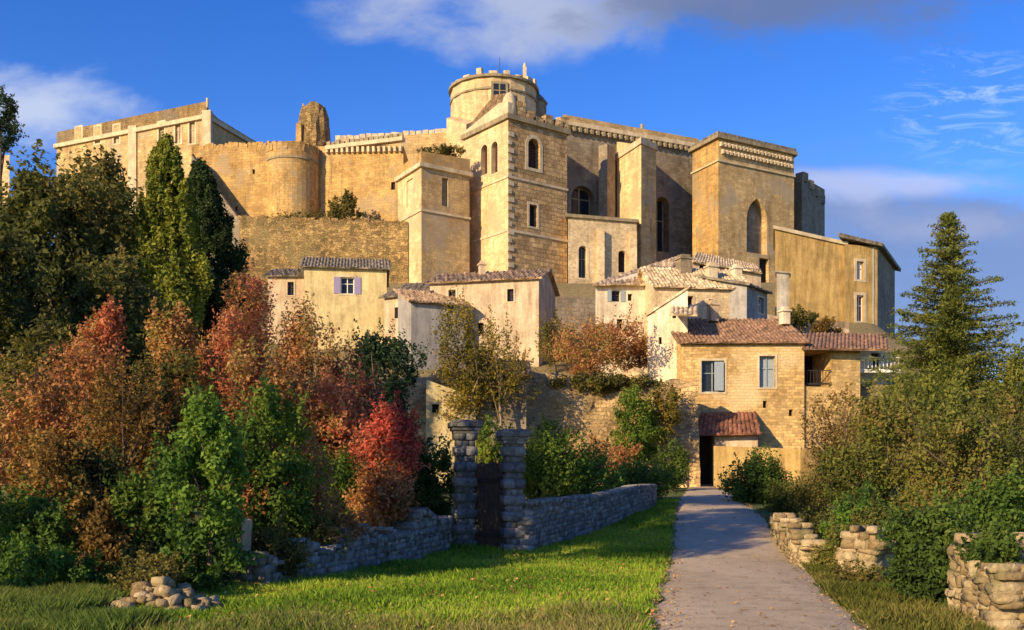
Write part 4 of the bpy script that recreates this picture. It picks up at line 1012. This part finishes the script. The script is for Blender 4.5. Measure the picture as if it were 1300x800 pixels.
def spire(label, px, pt, pb, hwpx, Y, key, seed, name='cypress', lean=0, per=85, group=None, prof=None, size=.21):
    rng = np.random.default_rng(seed); x = X(px, Y); zt_, zb_ = Z(pt, Y), Z(pb, Y); hw = hwpx/F*Y; g = h(x, Y)
    root = empty(name, (x, Y, g)); tag(root, label, 'tree', group)
    nc = 420; t = rng.random(nc)**.95
    prof = prof or (lambda t: np.minimum(1, (1-t)**.55*1.12)*(.75+.25*np.minimum(1, t*5)))
    a = rng.uniform(0, 2*math.pi, nc); lob = 1+.16*np.sin(a*3+seed)+.1*np.sin(a*5+t*9)
    r = hw*prof(t)*lob*rng.uniform(.5, .95, nc)
    C_ = np.stack([x+lean*t+r*np.cos(a), Y+r*np.sin(a), zb_+(zt_-zb_)*t], 1)
    s_ = .13*hw+.22
    Rr = np.stack([np.full(nc, s_*.8), np.full(nc, s_*.8), np.full(nc, s_*2.0)], 1)*rng.uniform(.6, 1.2, (nc, 1))*(1-.55*t[:, None])
    V, var = clump_leaves(C_, Rr, per, size, rng, asp=.45)
    crown_obj('crown', V, var, FOL[key], root)
    mb = MB(); mb.tube([(x, Y, g-.3), (x+lean*.4, Y, (g+zt_)/2), (x+lean*.9, Y, zt_-1)], [.28, .18, .03], 8); mb.build('trunk', M['bark'], root, smooth=True)
    return root
def conifer(label, px, pt, pb, hwpx, Y, seed):
    rng = np.random.default_rng(seed); x = X(px, Y); zt_, zb_ = Z(pt, Y), Z(pb, Y); hw = hwpx/F*Y; g = h(x, Y)
    root = empty('conifer', (x, Y, g)); tag(root, label, 'tree')
    mb = MB(); mb.tube([(x, Y, g-.3), (x+.1, Y, (g+zt_)/2), (x, Y, zt_)], [.32, .2, .03], 8)
    Cs = []; Rs = []; lev = 38
    for i in range(lev):
        t = i/(lev-1); z = zb_+(zt_-zb_)*t; rr_ = hw*(1-t)**.82*rng.uniform(.8, 1.12)+.15; nb = int(5+10*(1-t))
        for k in range(nb):
            a = 2*math.pi*k/nb+rng.uniform(-.5, .5)+i*1.1; L = rr_*rng.uniform(.5, 1.15)*(1+.14*math.sin(a*2+1)+.1*math.sin(a*3+z*.8))
            tip = Vector((x+math.cos(a)*L, Y+math.sin(a)*L, z+L*.10-L*L*.03+rng.uniform(-.1, .25)))
            s = Vector((x, Y, z-.1)); mb.tube([s, s.lerp(tip, .5)+Vector((0, 0, -.08)), tip], [.05, .035, .012], 4)
            m = max(2, int(L/.42))
            for j in range(m):
                q = (j+.8)/m; p = s.lerp(tip, q)+Vector((rng.uniform(-.15, .15), rng.uniform(-.15, .15), -.05))
                Cs.append(p[:]); w = .56*(1-.35*q)*(1-.3*t); Rs.append((w*1.25, w*1.25, w*.5))
    V, var = clump_leaves(np.array(Cs), np.array(Rs), 38, .2, rng, asp=.3, vmix=.4)
    crown_obj('crown', V, var, FOL['conifer'], root); mb.build('trunk', M['bark'], root, smooth=True); return root

tg = 'dark trees on the left slope'
bush('tallest dark evergreen oak at the left edge of the hill', 62, 186, 520, 100, 46, 'dark', 'oak_tree', 'tree', tg, size=.26, nc=260, per=130, clump=.22, tr=.3)
bush('dark olive green oak touching the left side of the tall cypress', 142, 196, 470, 62, 52, 'olive', 'oak_tree', 'tree', tg, size=.28, nc=170, per=130, clump=.26, tr=.28)
bush('shaded oak cut by the left edge of the picture behind red shrubs', -10, 300, 620, 75, 36, 'dark', 'oak_tree', 'tree', tg, size=.22, nc=170, per=120, clump=.25, tr=.25)
bush('dark green oak low behind the pair of red shrubs', 150, 330, 560, 80, 40, 'dark', 'oak_tree', 'tree', tg, size=.22, nc=170, per=120, clump=.25, tr=.25)
bush('distant dark tree standing against the sky at the left edge', 2, 118, 196, 26, 118, 'teal', 'pine_tree', 'tree', size=.34, nc=40, per=90, clump=.33, tr=.3)
spire('tall pointed sunlit green cypress beside the castle wall', 212, 180, 430, 56, 48, 'cypress', 3)
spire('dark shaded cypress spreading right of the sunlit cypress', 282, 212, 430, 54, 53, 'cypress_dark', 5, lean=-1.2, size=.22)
rg = 'autumn red shrubs on the left'
bush('red topped shrub farthest left of the pair under the cypress', 127, 386, 540, 38, 30, 'red', 'red_shrub', 'shrub', rg, nc=70, per=90, clump=.34, tall=1.4, size=.12, shape='vase', twigs=3)
bush('orange red shrub directly under the tall cypress', 218, 392, 540, 46, 29, 'rust', 'red_shrub', 'shrub', rg, nc=80, per=90, clump=.3, tall=1.4, size=.12, shape='vase', twigs=3)
bush('widest rusty red shrub below the dark cypress', 312, 362, 560, 58, 28, 'red', 'red_shrub', 'shrub', rg, nc=150, per=95, clump=.22, tall=1.4, size=.09, shape='vase', twigs=3)
bush('rusty red shrub reaching up to the yellow house', 385, 385, 600, 62, 28, 'rust', 'red_shrub', 'shrub', rg, nc=130, per=95, clump=.24, tall=1.4, size=.09, shape='vase', twigs=3)
bush('dark magenta shrub left of the dark conifer bush', 445, 440, 620, 52, 27.5, 'magenta', 'red_shrub', 'shrub', rg, nc=80, per=95, clump=.3, tall=1.5, size=.1)
bush('bright crimson shrub leaning over the grey wall by the gate', 492, 512, 620, 46, 24.6, 'crimson', 'red_shrub', 'shrub', rg, nc=70, per=95, clump=.3, tall=1.3, size=.1)
bush('orange brown lower shrub hanging over the grey wall', 485, 590, 690, 42, 23.8, 'rust', 'red_shrub', 'shrub', rg, nc=60, per=95, clump=.34, tall=1.4, size=.1)
bush('rusty shrub at the far left edge behind green bushes', 48, 466, 660, 60, 23, 'rust', 'red_shrub', 'shrub', rg, nc=100, per=95, clump=.28, tall=1.6, size=.1)
gg = 'bushes in the left thicket'
bush('brown olive twiggy bush below the two red topped shrubs', 165, 450, 700, 68, 22.5, 'brown', group=gg, nc=110, per=100, clump=.26, tall=1.3, size=.09, twigs=3)
bush('olive yellow bush in the middle of the left thicket', 215, 440, 640, 55, 24.5, 'olive', group=gg, nc=90, per=100, clump=.28, size=.1)
bush('bright green ivy covered bush tallest in the left foreground', 256, 470, 790, 58, 16.8, 'green', group=gg, nc=140, per=110, clump=.22, size=.1, tall=1.2)
bush('deep green bush right of the bright green bush', 345, 490, 700, 58, 19.8, 'leafgreen', group=gg, nc=110, per=110, clump=.24, size=.1)
bush('dark green bush under the magenta shrub', 430, 560, 700, 40, 24.5, 'leafgreen', group=gg, nc=70, per=100, clump=.3, size=.1)
bush('small orange brown bush glowing among the green ones', 322, 575, 660, 30, 19.6, 'rust', group=gg, nc=40, per=90, clump=.34, size=.09)
bush('dark shaded bush at the centre of the left thicket', 118, 560, 700, 55, 20.5, 'dark', group=gg, nc=80, per=100, clump=.3, size=.09)
bush('green bush in the lower left corner above the tall grass', 38, 620, 745, 65, 17.4, 'leafgreen', group=gg, nc=90, per=110, clump=.27, size=.09)
bush('low brown bush beside the green corner bush', 128, 645, 735, 36, 17.2, 'brown', group=gg, nc=50, per=100, clump=.33, size=.08)
bush('shaded low bush on top of the grey wall', 385, 640, 720, 42, 20.2, 'dark', group=gg, nc=60, per=100, clump=.3, size=.08)
bush('dark green bush immediately left of the taller gate pillar', 553, 560, 690, 36, 29.5, 'ivy', group=gg, nc=60, per=100, clump=.32, size=.1)
bush('low yellowish green bush left of the ochre stone heap', 190, 690, 760, 40, 16.6, 'olive', group=gg, nc=50, per=100, clump=.3, size=.08)
bush('dark teal conifer bush in front of the low houses', 482, 400, 580, 56, 40, 'teal', 'conifer_bush', 'bush', nc=100, per=110, clump=.26, size=.14)
bush('golden olive vase shaped tree in front of the long pinkish house', 590, 392, 540, 60, 58.5, 'yellow', 'small_tree', 'tree', nc=130, per=80, clump=.24, size=.16, shape='vase', twigs=6, tall=1.3, bark='bark_pale')
bush('sparse pale twiggy tree right of the golden olive tree', 640, 405, 535, 34, 58.3, 'yellow', 'small_tree', 'tree', nc=70, per=40, clump=.3, size=.15, twigs=7, bark='bark_pale')
bush('dull red autumn shrub below the garden wall of the bell tower', 752, 402, 484, 64, 68, 'rust', 'red_shrub', 'shrub', nc=120, per=90, clump=.26, size=.17, twigs=4, seed=4, z0=8.3)
bush('muted red creeper beside the white house', 808, 425, 480, 22, 70, 'rust', 'creeper', 'climbing plant', nc=40, per=70, clump=.34, size=.16, z0=8.3)
bush('olive creeper hanging on the dark garden wall', 705, 405, 470, 28, 78, 'olive', 'creeper', 'climbing plant', nc=50, per=70, clump=.32, size=.18)
tb = 'bushes on the terrace wall and behind the grey wall'
bush('green hedge growing along the top of the terrace wall', 765, 474, 500, 80, 62.0, 'olive', group=tb, nc=110, per=80, clump=.42, size=.17, depth=1.0, z0=3, trunk=False)
bush('trailing green creeper draped down the terrace wall', 808, 490, 600, 36, 59.5, 'lime', group=tb, nc=110, per=90, clump=.24, size=.17, depth=1.4, z0=1.7, trunk=False)
bush('orange leaved shrub at the foot of the terrace wall', 770, 555, 612, 38, 56, 'rust', group=tb, nc=50, per=80, clump=.32, size=.15)
bush('lime green bush seen between the two gate pillars', 628, 530, 640, 32, 38, 'lime', group=tb, nc=60, per=100, clump=.3, size=.13)
bush('bright green bush behind the straight topped grey wall', 690, 535, 660, 55, 36, 'lime', group=tb, nc=100, per=110, clump=.27, size=.12)
bush('dark green bush behind the middle of the straight topped grey wall', 735, 560, 660, 62, 38.5, 'green', group=tb, nc=100, per=110, clump=.27, size=.12)
bush('deep green bush at the far end of the straight topped grey wall', 805, 580, 650, 48, 44, 'leafgreen', group=tb, nc=80, per=100, clump=.3, size=.13)
bush('small dark green bush left of the dark door', 852, 560, 625, 24, 55, 'ivy', group=tb, nc=50, per=90, clump=.34, size=.15)
bush('narrow golden shrub on the terrace left of the golden house', 845, 480, 560, 22, 60, 'yellow', group=tb, nc=40, per=70, clump=.34, size=.15, z0=1.8)
bush('small shrub rooted on the castle wall above the rampart', 438, 250, 284, 20, 130, 'olive', 'wall_shrub', 'shrub', nc=26, per=70, clump=.36, size=.3, z0=34, trunk=False)
bush('dark green weeds growing along the pavilion roof', 562, 184, 204, 32, 128, 'olive', 'roof_weeds', 'plant', nc=36, per=50, clump=.5, size=.25, z0=40, trunk=False, depth=2)
bush('round terrace shrub below the ochre barn', 1018, 392, 416, 20, 84, 'olive', 'terrace_shrub', 'shrub', nc=24, per=70, clump=.36, size=.2, z0=14, seed=3, group='terrace shrubs under the barn')
bush('flat terrace shrub at the foot of the narrow ochre house', 1050, 405, 428, 22, 83, 'brown', 'terrace_shrub', 'shrub', nc=24, per=70, clump=.36, size=.2, z0=13, seed=5, group='terrace shrubs under the barn')
bush('green bush between the brown twiggy bush and the bright green one', 180, 590, 745, 45, 17.8, 'leafgreen', group=gg, nc=70, per=110, clump=.3, size=.09)
bush('olive brown bush filling the gap above the left corner bush', 70, 540, 700, 50, 20, 'brown', group=gg, nc=70, per=100, clump=.3, size=.09, twigs=3)
bush('brown leaved shrub hanging over the left part of the grey wall', 392, 560, 705, 40, 21.6, 'rust', group=gg, nc=70, per=95, clump=.28, size=.09, twigs=4, tall=1.4)
bush('mixed green bush behind the wall under the rusty red shrubs', 300, 500, 700, 60, 24, 'olive', group=gg, nc=90, per=105, clump=.28, size=.1)
bush('shaded green bush behind the crimson shrub', 520, 545, 680, 40, 31, 'dark', group=gg, nc=70, per=105, clump=.3, size=.12)
bush('olive bush standing behind the bright crimson shrub', 455, 540, 690, 50, 30, 'olive', group=gg, nc=80, per=105, clump=.3, size=.12)
bush('olive green tree low between the oaks and the red shrubs', 70, 400, 600, 70, 33, 'olive', 'oak_tree', 'tree', tg, size=.18, nc=120, per=110, clump=.26)
bush('dark oak behind the two cypresses', 235, 300, 520, 60, 58, 'dark', 'oak_tree', 'tree', tg, size=.26, nc=130, per=120, clump=.26)
bush('grassy green shrub overgrowing the low left end of the grey wall', 350, 665, 745, 40, 18.3, 'olive', group=gg, nc=50, per=100, clump=.3, size=.07, trunk=False)
bush('reddish creeper spilling over the middle of the grey wall', 420, 640, 715, 34, 20.6, 'rust', group=gg, nc=50, per=90, clump=.3, size=.08, trunk=False)
bush('weedy tuft behind the collapsed heap of ochre stones', 190, 705, 775, 45, 15.4, 'olive', group=gg, nc=50, per=100, clump=.28, size=.07, trunk=False)
bush('tangle of green bramble along the foot of the left corner bushes', 60, 690, 765, 80, 16, 'green', group=gg, nc=80, per=110, clump=.3, size=.07, trunk=False)
bush('mixed rust shrub between the two pairs of red topped shrubs', 262, 410, 560, 46, 31, 'rust', 'red_shrub', 'shrub', rg, nc=110, per=95, clump=.26, tall=1.4, size=.11, twigs=3)
bush('rust and green shrub spreading at the left behind the brown bush', 110, 440, 620, 60, 26, 'rust', 'red_shrub', 'shrub', rg, nc=110, per=95, clump=.26, tall=1.3, size=.1)
bush('large rusty shrub in the middle of the thicket', 345, 430, 640, 60, 25.5, 'rust', 'red_shrub', 'shrub', rg, nc=130, per=95, clump=.24, tall=1.3, size=.1, twigs=3)
bush('rosy shrub reaching right toward the crimson one', 420, 470, 660, 50, 26, 'red', 'red_shrub', 'shrub', rg, nc=110, per=95, clump=.26, tall=1.3, size=.1, twigs=3)
# right hand side
bush('olive brush growing over the crumbling roadside wall', 1030, 650, 715, 34, 27.5, 'olive', group='bushes right of the road', nc=50, per=100, clump=.3, size=.08, trunk=False)
bush('low weeds hugging the foot of the tall wall stump', 1085, 715, 770, 30, 18.0, 'olive', group='bushes right of the road', nc=40, per=90, clump=.32, size=.06, trunk=False)
bush('dry brush growing over the gap between the two wall remains', 1062, 665, 745, 30, 21.2, 'rightolive', group='bushes right of the road', nc=50, per=100, clump=.3, size=.07, trunk=False)
bush('olive weeds creeping out at the foot of the crumbling roadside wall', 1000, 670, 705, 22, 28.5, 'rightolive', group='bushes right of the road', nc=40, per=80, clump=.32, size=.07, trunk=False)
bush('scrub tufts growing along the top of the rubble rampart', 400, 268, 288, 75, 129.5, 'olive', 'wall_shrub', 'shrub', nc=60, per=30, clump=.8, size=.28, z0=34, trunk=False, depth=1.2, shoots=30)
bush('yellow green brush behind the tall ochre wall stump', 1120, 640, 730, 50, 22, 'rightolive', group='bushes right of the road', nc=80, per=110, clump=.28, size=.08)
bush('green creeper lying on the large wall end in the corner', 1262, 668, 735, 30, 13.0, 'ivy', group='bushes right of the road', nc=50, per=110, clump=.3, size=.07, trunk=False)
rg2 = 'bushes right of the road'
bush('dark green rounded bush at the far end of the road', 962, 576, 655, 46, 43, 'ivy', group=rg2, nc=90, per=130, clump=.26, size=.13)
bush('small pale olive bush in front of the rounded bush', 1000, 608, 668, 26, 37, 'rightolive', group=rg2, nc=50, per=100, clump=.3, size=.1)
bush('dark twiggy bush right of the small olive bush', 1040, 590, 680, 36, 35, 'dark', group=rg2, nc=50, per=90, clump=.32, size=.1, twigs=5)
bush('brown leafed bare bush under the golden house loggia', 1062, 500, 650, 55, 42, 'brown', group=rg2, nc=90, per=70, clump=.26, size=.13, twigs=8, shape='vase', bark='bark_pale')
rt2 = 'olive brown trees on the right'
bush('olive brown tree with bare twigs in the middle of the right thicket', 1125, 478, 700, 85, 31, 'rightolive', 'small_tree', 'tree', rt2, nc=170, per=90, clump=.2, size=.12, twigs=6)
bush('olive brown tree nearest the right edge under the conifer', 1225, 490, 720, 85, 27, 'rightolive', 'small_tree', 'tree', rt2, nc=170, per=90, clump=.2, size=.11, twigs=6)
bush('yellow green tree cut by the right edge of the picture', 1300, 455, 700, 65, 30, 'rightolive', 'small_tree', 'tree', rt2, nc=130, per=90, clump=.22, size=.12, twigs=5)
bush('dark green tree at the right edge beyond the yellow green one', 1298, 425, 560, 42, 48, 'conifer', 'small_tree', 'tree', rt2, nc=80, per=90, clump=.28, size=.17)
bush('olive tree standing low before the conifer trunk', 1175, 470, 600, 75, 38, 'conifer', 'small_tree', 'tree', rt2, nc=130, per=90, clump=.22, size=.13)
bush('green bush behind the crumbling ochre wall', 1085, 620, 750, 52, 24.5, 'green', group=rg2, nc=90, per=110, clump=.26, size=.09)
bush('dark glossy ivy mass hanging between the two ochre wall stumps', 1195, 632, 800, 66, 15.2, 'ivy', 'ivy_bush', 'bush', rg2, nc=170, per=140, clump=.22, size=.08)
bush('leafy green bush above the ivy at the right edge', 1265, 600, 740, 62, 19.5, 'leafgreen', group=rg2, nc=100, per=100, clump=.25, size=.09)
conifer('tall pointed conifer rising against the sky on the right', 1205, 274, 600, 132, 50, 8)

def pine(label, x, y, zb_, zt_, r_, seed):
    rng = np.random.default_rng(seed); g = h(x, y); root = empty('umbrella_pine', (x, y, g)); tag(root, label, 'tree')
    nc = 90; a = rng.uniform(0, 2*math.pi, nc); t = rng.random(nc); rr_ = r_*np.sqrt(rng.random(nc))*np.sqrt(1-(t*.9)**2)
    C_ = np.stack([x+rr_*np.cos(a), y+rr_*np.sin(a), zb_+.5+(zt_-zb_-1)*t], 1); Rr = rng.uniform(.6, 1.1, (nc, 1))*np.array([[.9, .9, .6]])
    V, var = clump_leaves(C_, Rr, 110, .25, rng, asp=.4); crown_obj('crown', V, var, FOL['conifer'], root)
    limbs(root, x, y, g, (zb_+zt_)/2, r_, (zt_-zb_)/2, .25, rng, n=9)
pine('tall umbrella pine beyond the left edge nearer the road', -11, 14, 8.8, 13.2, 3.3, 31)
pine('smallest umbrella pine beyond the left edge closest to the camera', -9.8, 12.4, 6.9, 10, 2.3, 33)
pine('taller umbrella pine beyond the left edge farther from the road', -14.5, 19, 12.4, 16.8, 3.4, 32)
# ---- grass
def grass(name, n, region, hmin, hmax, wid, cols, seed, clumpy=.5):
    rng = np.random.default_rng(seed)
    x, y = region(rng, n); n = len(x)
    z = H(x, y); f_ = .5+.5*np.sin(x*2.1+1.3*np.sin(y*1.7))*np.sin(y*1.9+x)
    ht = rng.uniform(hmin, hmax, n)*(1-clumpy+clumpy*2*f_*rng.uniform(.5, 1, n))
    a = rng.uniform(0, 2*math.pi, n); w = wid*rng.uniform(.6, 1.4, n); lx, ly = rng.normal(0, .35, n)*ht, rng.normal(0, .35, n)*ht
    dx, dy = np.cos(a)*w/2, np.sin(a)*w/2
    V = np.stack([np.stack([x-dx, y-dy, z-.02], 1), np.stack([x+dx, y+dy, z-.02], 1), np.stack([x+lx*.5+dx*.7, y+ly*.5+dy*.7, z+ht*.6], 1), np.stack([x+lx, y+ly, z+ht], 1)], 1).reshape(-1, 3)
    var = np.clip(.25+.5*(.5+.5*np.sin(x*.9+np.sin(y*.6)*2))*rng.uniform(.3, 1.2, n)+rng.normal(0, .15, n), 0, 1)
    Q = np.arange(n*4).reshape(n, 4)
    m = foliage(name+' blades', cols, .3)
    return tag(npmesh(name, V, Q, m, None, var), name.replace('_', ' ')+' growing beside the road', 'grass', kind='stuff')
def leftedge(y): return np.interp(y, RY, RA)
def rightedge(y): return np.interp(y, RY, RB)
def reg_lawn(rng, n):
    y = 10.5+(rng.random(n)**1.6)*34; x = rng.uniform(-5.5, 8, n)
    wl = np.interp(y, [10, 16.4, 26, 40, 45], [-5, -4.7, -1.8, 5.3, 7])
    k = (x < leftedge(y)+.08*np.sin(y*5)) & (x > wl-.2); return x[k], y[k]
grass('lawn', 420000, reg_lawn, .05, .15, .02, [(.055, .11, .012), (.15, .25, .02), (.27, .38, .035), (.4, .38, .07)], 1)
def reg_dry(rng, n):
    y = rng.uniform(10.4, 14.2, n); x = rng.uniform(-5.0, 2.0, n); k = (x < leftedge(y)-.05) & (rng.random(n) < np.clip((13.6-y+.8*np.sin(x*1.7))/2.5, 0, 1)*(.35+.65*(np.sin(x*1.1+2)>0))); return x[k], y[k]
grass('dry_grass', 60000, reg_dry, .08, .22, .018, [(.10, .13, .03), (.2, .19, .06), (.33, .27, .10)], 2)
def reg_tall(rng, n):
    y = rng.uniform(11, 16.8, n); x = rng.uniform(-9.5, -4.2, n); k = ~((x > -5.6) & (y > 12.4)); return x[k], y[k]
grass('tall_meadow_grass', 120000, reg_tall, .12, .32, .02, [(.04, .065, .014), (.08, .13, .024), (.13, .18, .035), (.2, .19, .06)], 3, .25)
def reg_verge(rng, n):
    y = rng.uniform(10.5, 34, n); re = rightedge(y); x = re+rng.random(n)**1.7*1.3-.06; return x, y
grass('verge_grass', 60000, reg_verge, .06, .2, .02, [(.05, .06, .012), (.11, .12, .02), (.2, .18, .05), (.3, .22, .09)], 4)

def litter(name, label, n, reg, size, cols, seed, lift):
    rng = np.random.default_rng(seed); x, y = reg(rng, n); n = len(x)
    P = np.stack([x, y, H(x, y)+lift], 1); N = norm(rng.normal(size=(n, 3))*.35+np.array([0, 0, 1.]))
    V = leaf_quads(P, N, size, rng, .65); m = foliage(name+' pieces', cols, .05)
    o = npmesh(name, V, np.arange(n*4).reshape(n, 4), m, None, rng.random(n)); tag(o, label, 'leaf litter', kind='stuff')
def reg_rd(rng, n):
    y = 10.5+rng.random(n)**1.5*32; t = rng.random(n); t = np.where(rng.random(n) < .75, np.where(t < .5, t**2*.5, 1-(1-t)**2*.5), t); return leftedge(y)+t*(rightedge(y)-leftedge(y)), y
litter('fallen_leaves', 'fallen autumn leaves scattered over the road', 1300, reg_rd, .06, [(.12, .07, .03), (.3, .16, .05), (.4, .26, .1)], 7, .08)
def reg_lw(rng, n): return reg_lawn(rng, n)
litter('lawn_leaves', 'fallen rusty leaves lying in the grass', 7000, reg_lw, .06, [(.14, .07, .03), (.32, .14, .05), (.42, .28, .1)], 8, .09)
litter('road_gravel', 'loose gravel grit along the edges of the road', 6000, reg_rd, .022, [(.2, .16, .12), (.4, .33, .26), (.55, .47, .38)], 9, .055)
# ================================================================== SKY, SUN, CAMERA
SUN_AZ, SUN_EL = R(222), R(21)
W = bpy.data.worlds.new('World'); S.world = W; W.use_nodes = True; nt = W.node_tree
bg = nt.nodes['Background']
sky = nt.nodes.new('ShaderNodeTexSky'); sky.sky_type = 'NISHITA'; sky.sun_disc = False
sky.sun_elevation = SUN_EL; sky.sun_rotation = SUN_AZ; sky.altitude = 300; sky.air_density = 1.0; sky.dust_density = .3; sky.ozone_density = 3.0
hs = nt.nodes.new('ShaderNodeHueSaturation'); hs.inputs['Saturation'].default_value = 1.34; hs.inputs['Value'].default_value = .95; hs.inputs['Hue'].default_value = .522
nt.links.new(sky.outputs[0], hs.inputs['Color'])
tc = nt.nodes.new('ShaderNodeTexCoord'); sx = nt.nodes.new('ShaderNodeSeparateXYZ'); nt.links.new(tc.outputs['Generated'], sx.inputs[0])
yy = math_(nt, 'MAXIMUM', sx.outputs[1], .05)
U = math_(nt, 'DIVIDE', sx.outputs[0], yy); Vv = math_(nt, 'DIVIDE', sx.outputs[2], yy)
cb = nt.nodes.new('ShaderNodeCombineXYZ'); nt.links.new(U, cb.inputs[0]); nt.links.new(Vv, cb.inputs[1]); UV = cb.outputs[0]
def bank(px, py, rx, ry, soft=.5):
    """elliptical cloud mass in the sky, broken up by noise"""
    u0, v0 = (px-CX)/F, (HY-py)/F
    a = math_(nt, 'DIVIDE', math_(nt, 'SUBTRACT', U, u0), rx/F); b = math_(nt, 'DIVIDE', math_(nt, 'SUBTRACT', Vv, v0), ry/F)
    r2 = math_(nt, 'ADD', math_(nt, 'MULTIPLY', a, a), math_(nt, 'MULTIPLY', b, b))
    return math_(nt, 'SUBTRACT', 1.0, math_(nt, 'POWER', r2, .5))
nA = noise(nt, mapping(nt, UV, (1, 2.2, 1)), 5, 8, .55, .3)
nB = noise(nt, mapping(nt, UV, (1, 1.6, 1)), 16, 6, .6, .3)
nz_ = math_(nt, 'ADD', math_(nt, 'MULTIPLY', math_(nt, 'SUBTRACT', nA, .5), 2.2), math_(nt, 'MULTIPLY', math_(nt, 'SUBTRACT', nB, .5), .7))
def mask(b, lo, hi, amt=1.0):
    v = math_(nt, 'ADD', b, nz_); mr = nt.nodes.new('ShaderNodeMapRange'); mr.interpolation_type = 'SMOOTHSTEP'
    mr.inputs[1].default_value = lo; mr.inputs[2].default_value = hi; mr.inputs[4].default_value = amt; nt.links.new(v, mr.inputs[0]); return mr.outputs[0]
col = hs.outputs[0]
K = 1.0
def over(colr, m):
    global col
    col = mul(nt, col, colr, m, 'MIX')
over((2.3, 2.55, 3.3), mask(bank(680, 5, 300, 90), .0, .8, .85))
over((.72, .95, 1.7), mask(bank(960, 0, 330, 75), .0, .7, .85))
over((2.8, 3.15, 4.0), mask(bank(20, 140, 190, 80), .1, .9, .85))
over((.95, 1.3, 2.35), mask(bank(1250, 345, 380, 165), -.1, .6, .85))
over((1.7, 2.0, 3.1), mask(bank(1230, 290, 260, 55), .3, 1.1, .7))
over((2.4, 2.8, 4.3), mask(bank(1160, 232, 200, 24), -.1, .8, .75))
# wisps
wn = noise(nt, mapping(nt, UV, (3, 12, 1)), 4, 8, .7, 1.2)
wm = nt.nodes.new('ShaderNodeMapRange'); wm.inputs[1].default_value = .5; wm.inputs[2].default_value = .75; nt.links.new(wn, wm.inputs[0])
wk = nt.nodes.new('ShaderNodeMapRange'); wk.inputs[1].default_value = 0; wk.inputs[2].default_value = .6; wk.inputs[4].default_value = .6; nt.links.new(bank(1240, 135, 150, 90), wk.inputs[0])
over((3.4, 4.2, 6.2), math_(nt, 'MULTIPLY', wm.outputs[0], wk.outputs[0]))
nt.links.new(col, bg.inputs[0]); bg.inputs[1].default_value = .15

L_ = bpy.data.lights.new('sun', 'SUN'); L_.energy = 4.9; L_.angle = R(.5); L_.color = (1, .755, .42)
so = bpy.data.objects.new('sun', L_); COL.objects.link(so)
dr = Vector((math.sin(SUN_AZ)*math.cos(SUN_EL), math.cos(SUN_AZ)*math.cos(SUN_EL), math.sin(SUN_EL)))
so.rotation_euler = dr.to_track_quat('Z', 'Y').to_euler(); so.location = dr*200

cam = bpy.data.cameras.new('camera'); cam.sensor_width = 36; cam.lens = 36; cam.shift_y = (HY-400)/1300; cam.clip_end = 20000; cam.clip_start = .1
co = bpy.data.objects.new('camera', cam); COL.objects.link(co); co.location = (0, 0, CH); co.rotation_euler = (R(90), 0, 0)
S.camera = co
S.view_settings.view_transform = 'Standard'; S.view_settings.look = 'None'; S.view_settings.gamma = 1; S.view_settings.exposure = .58
S.view_settings.use_curve_mapping = False
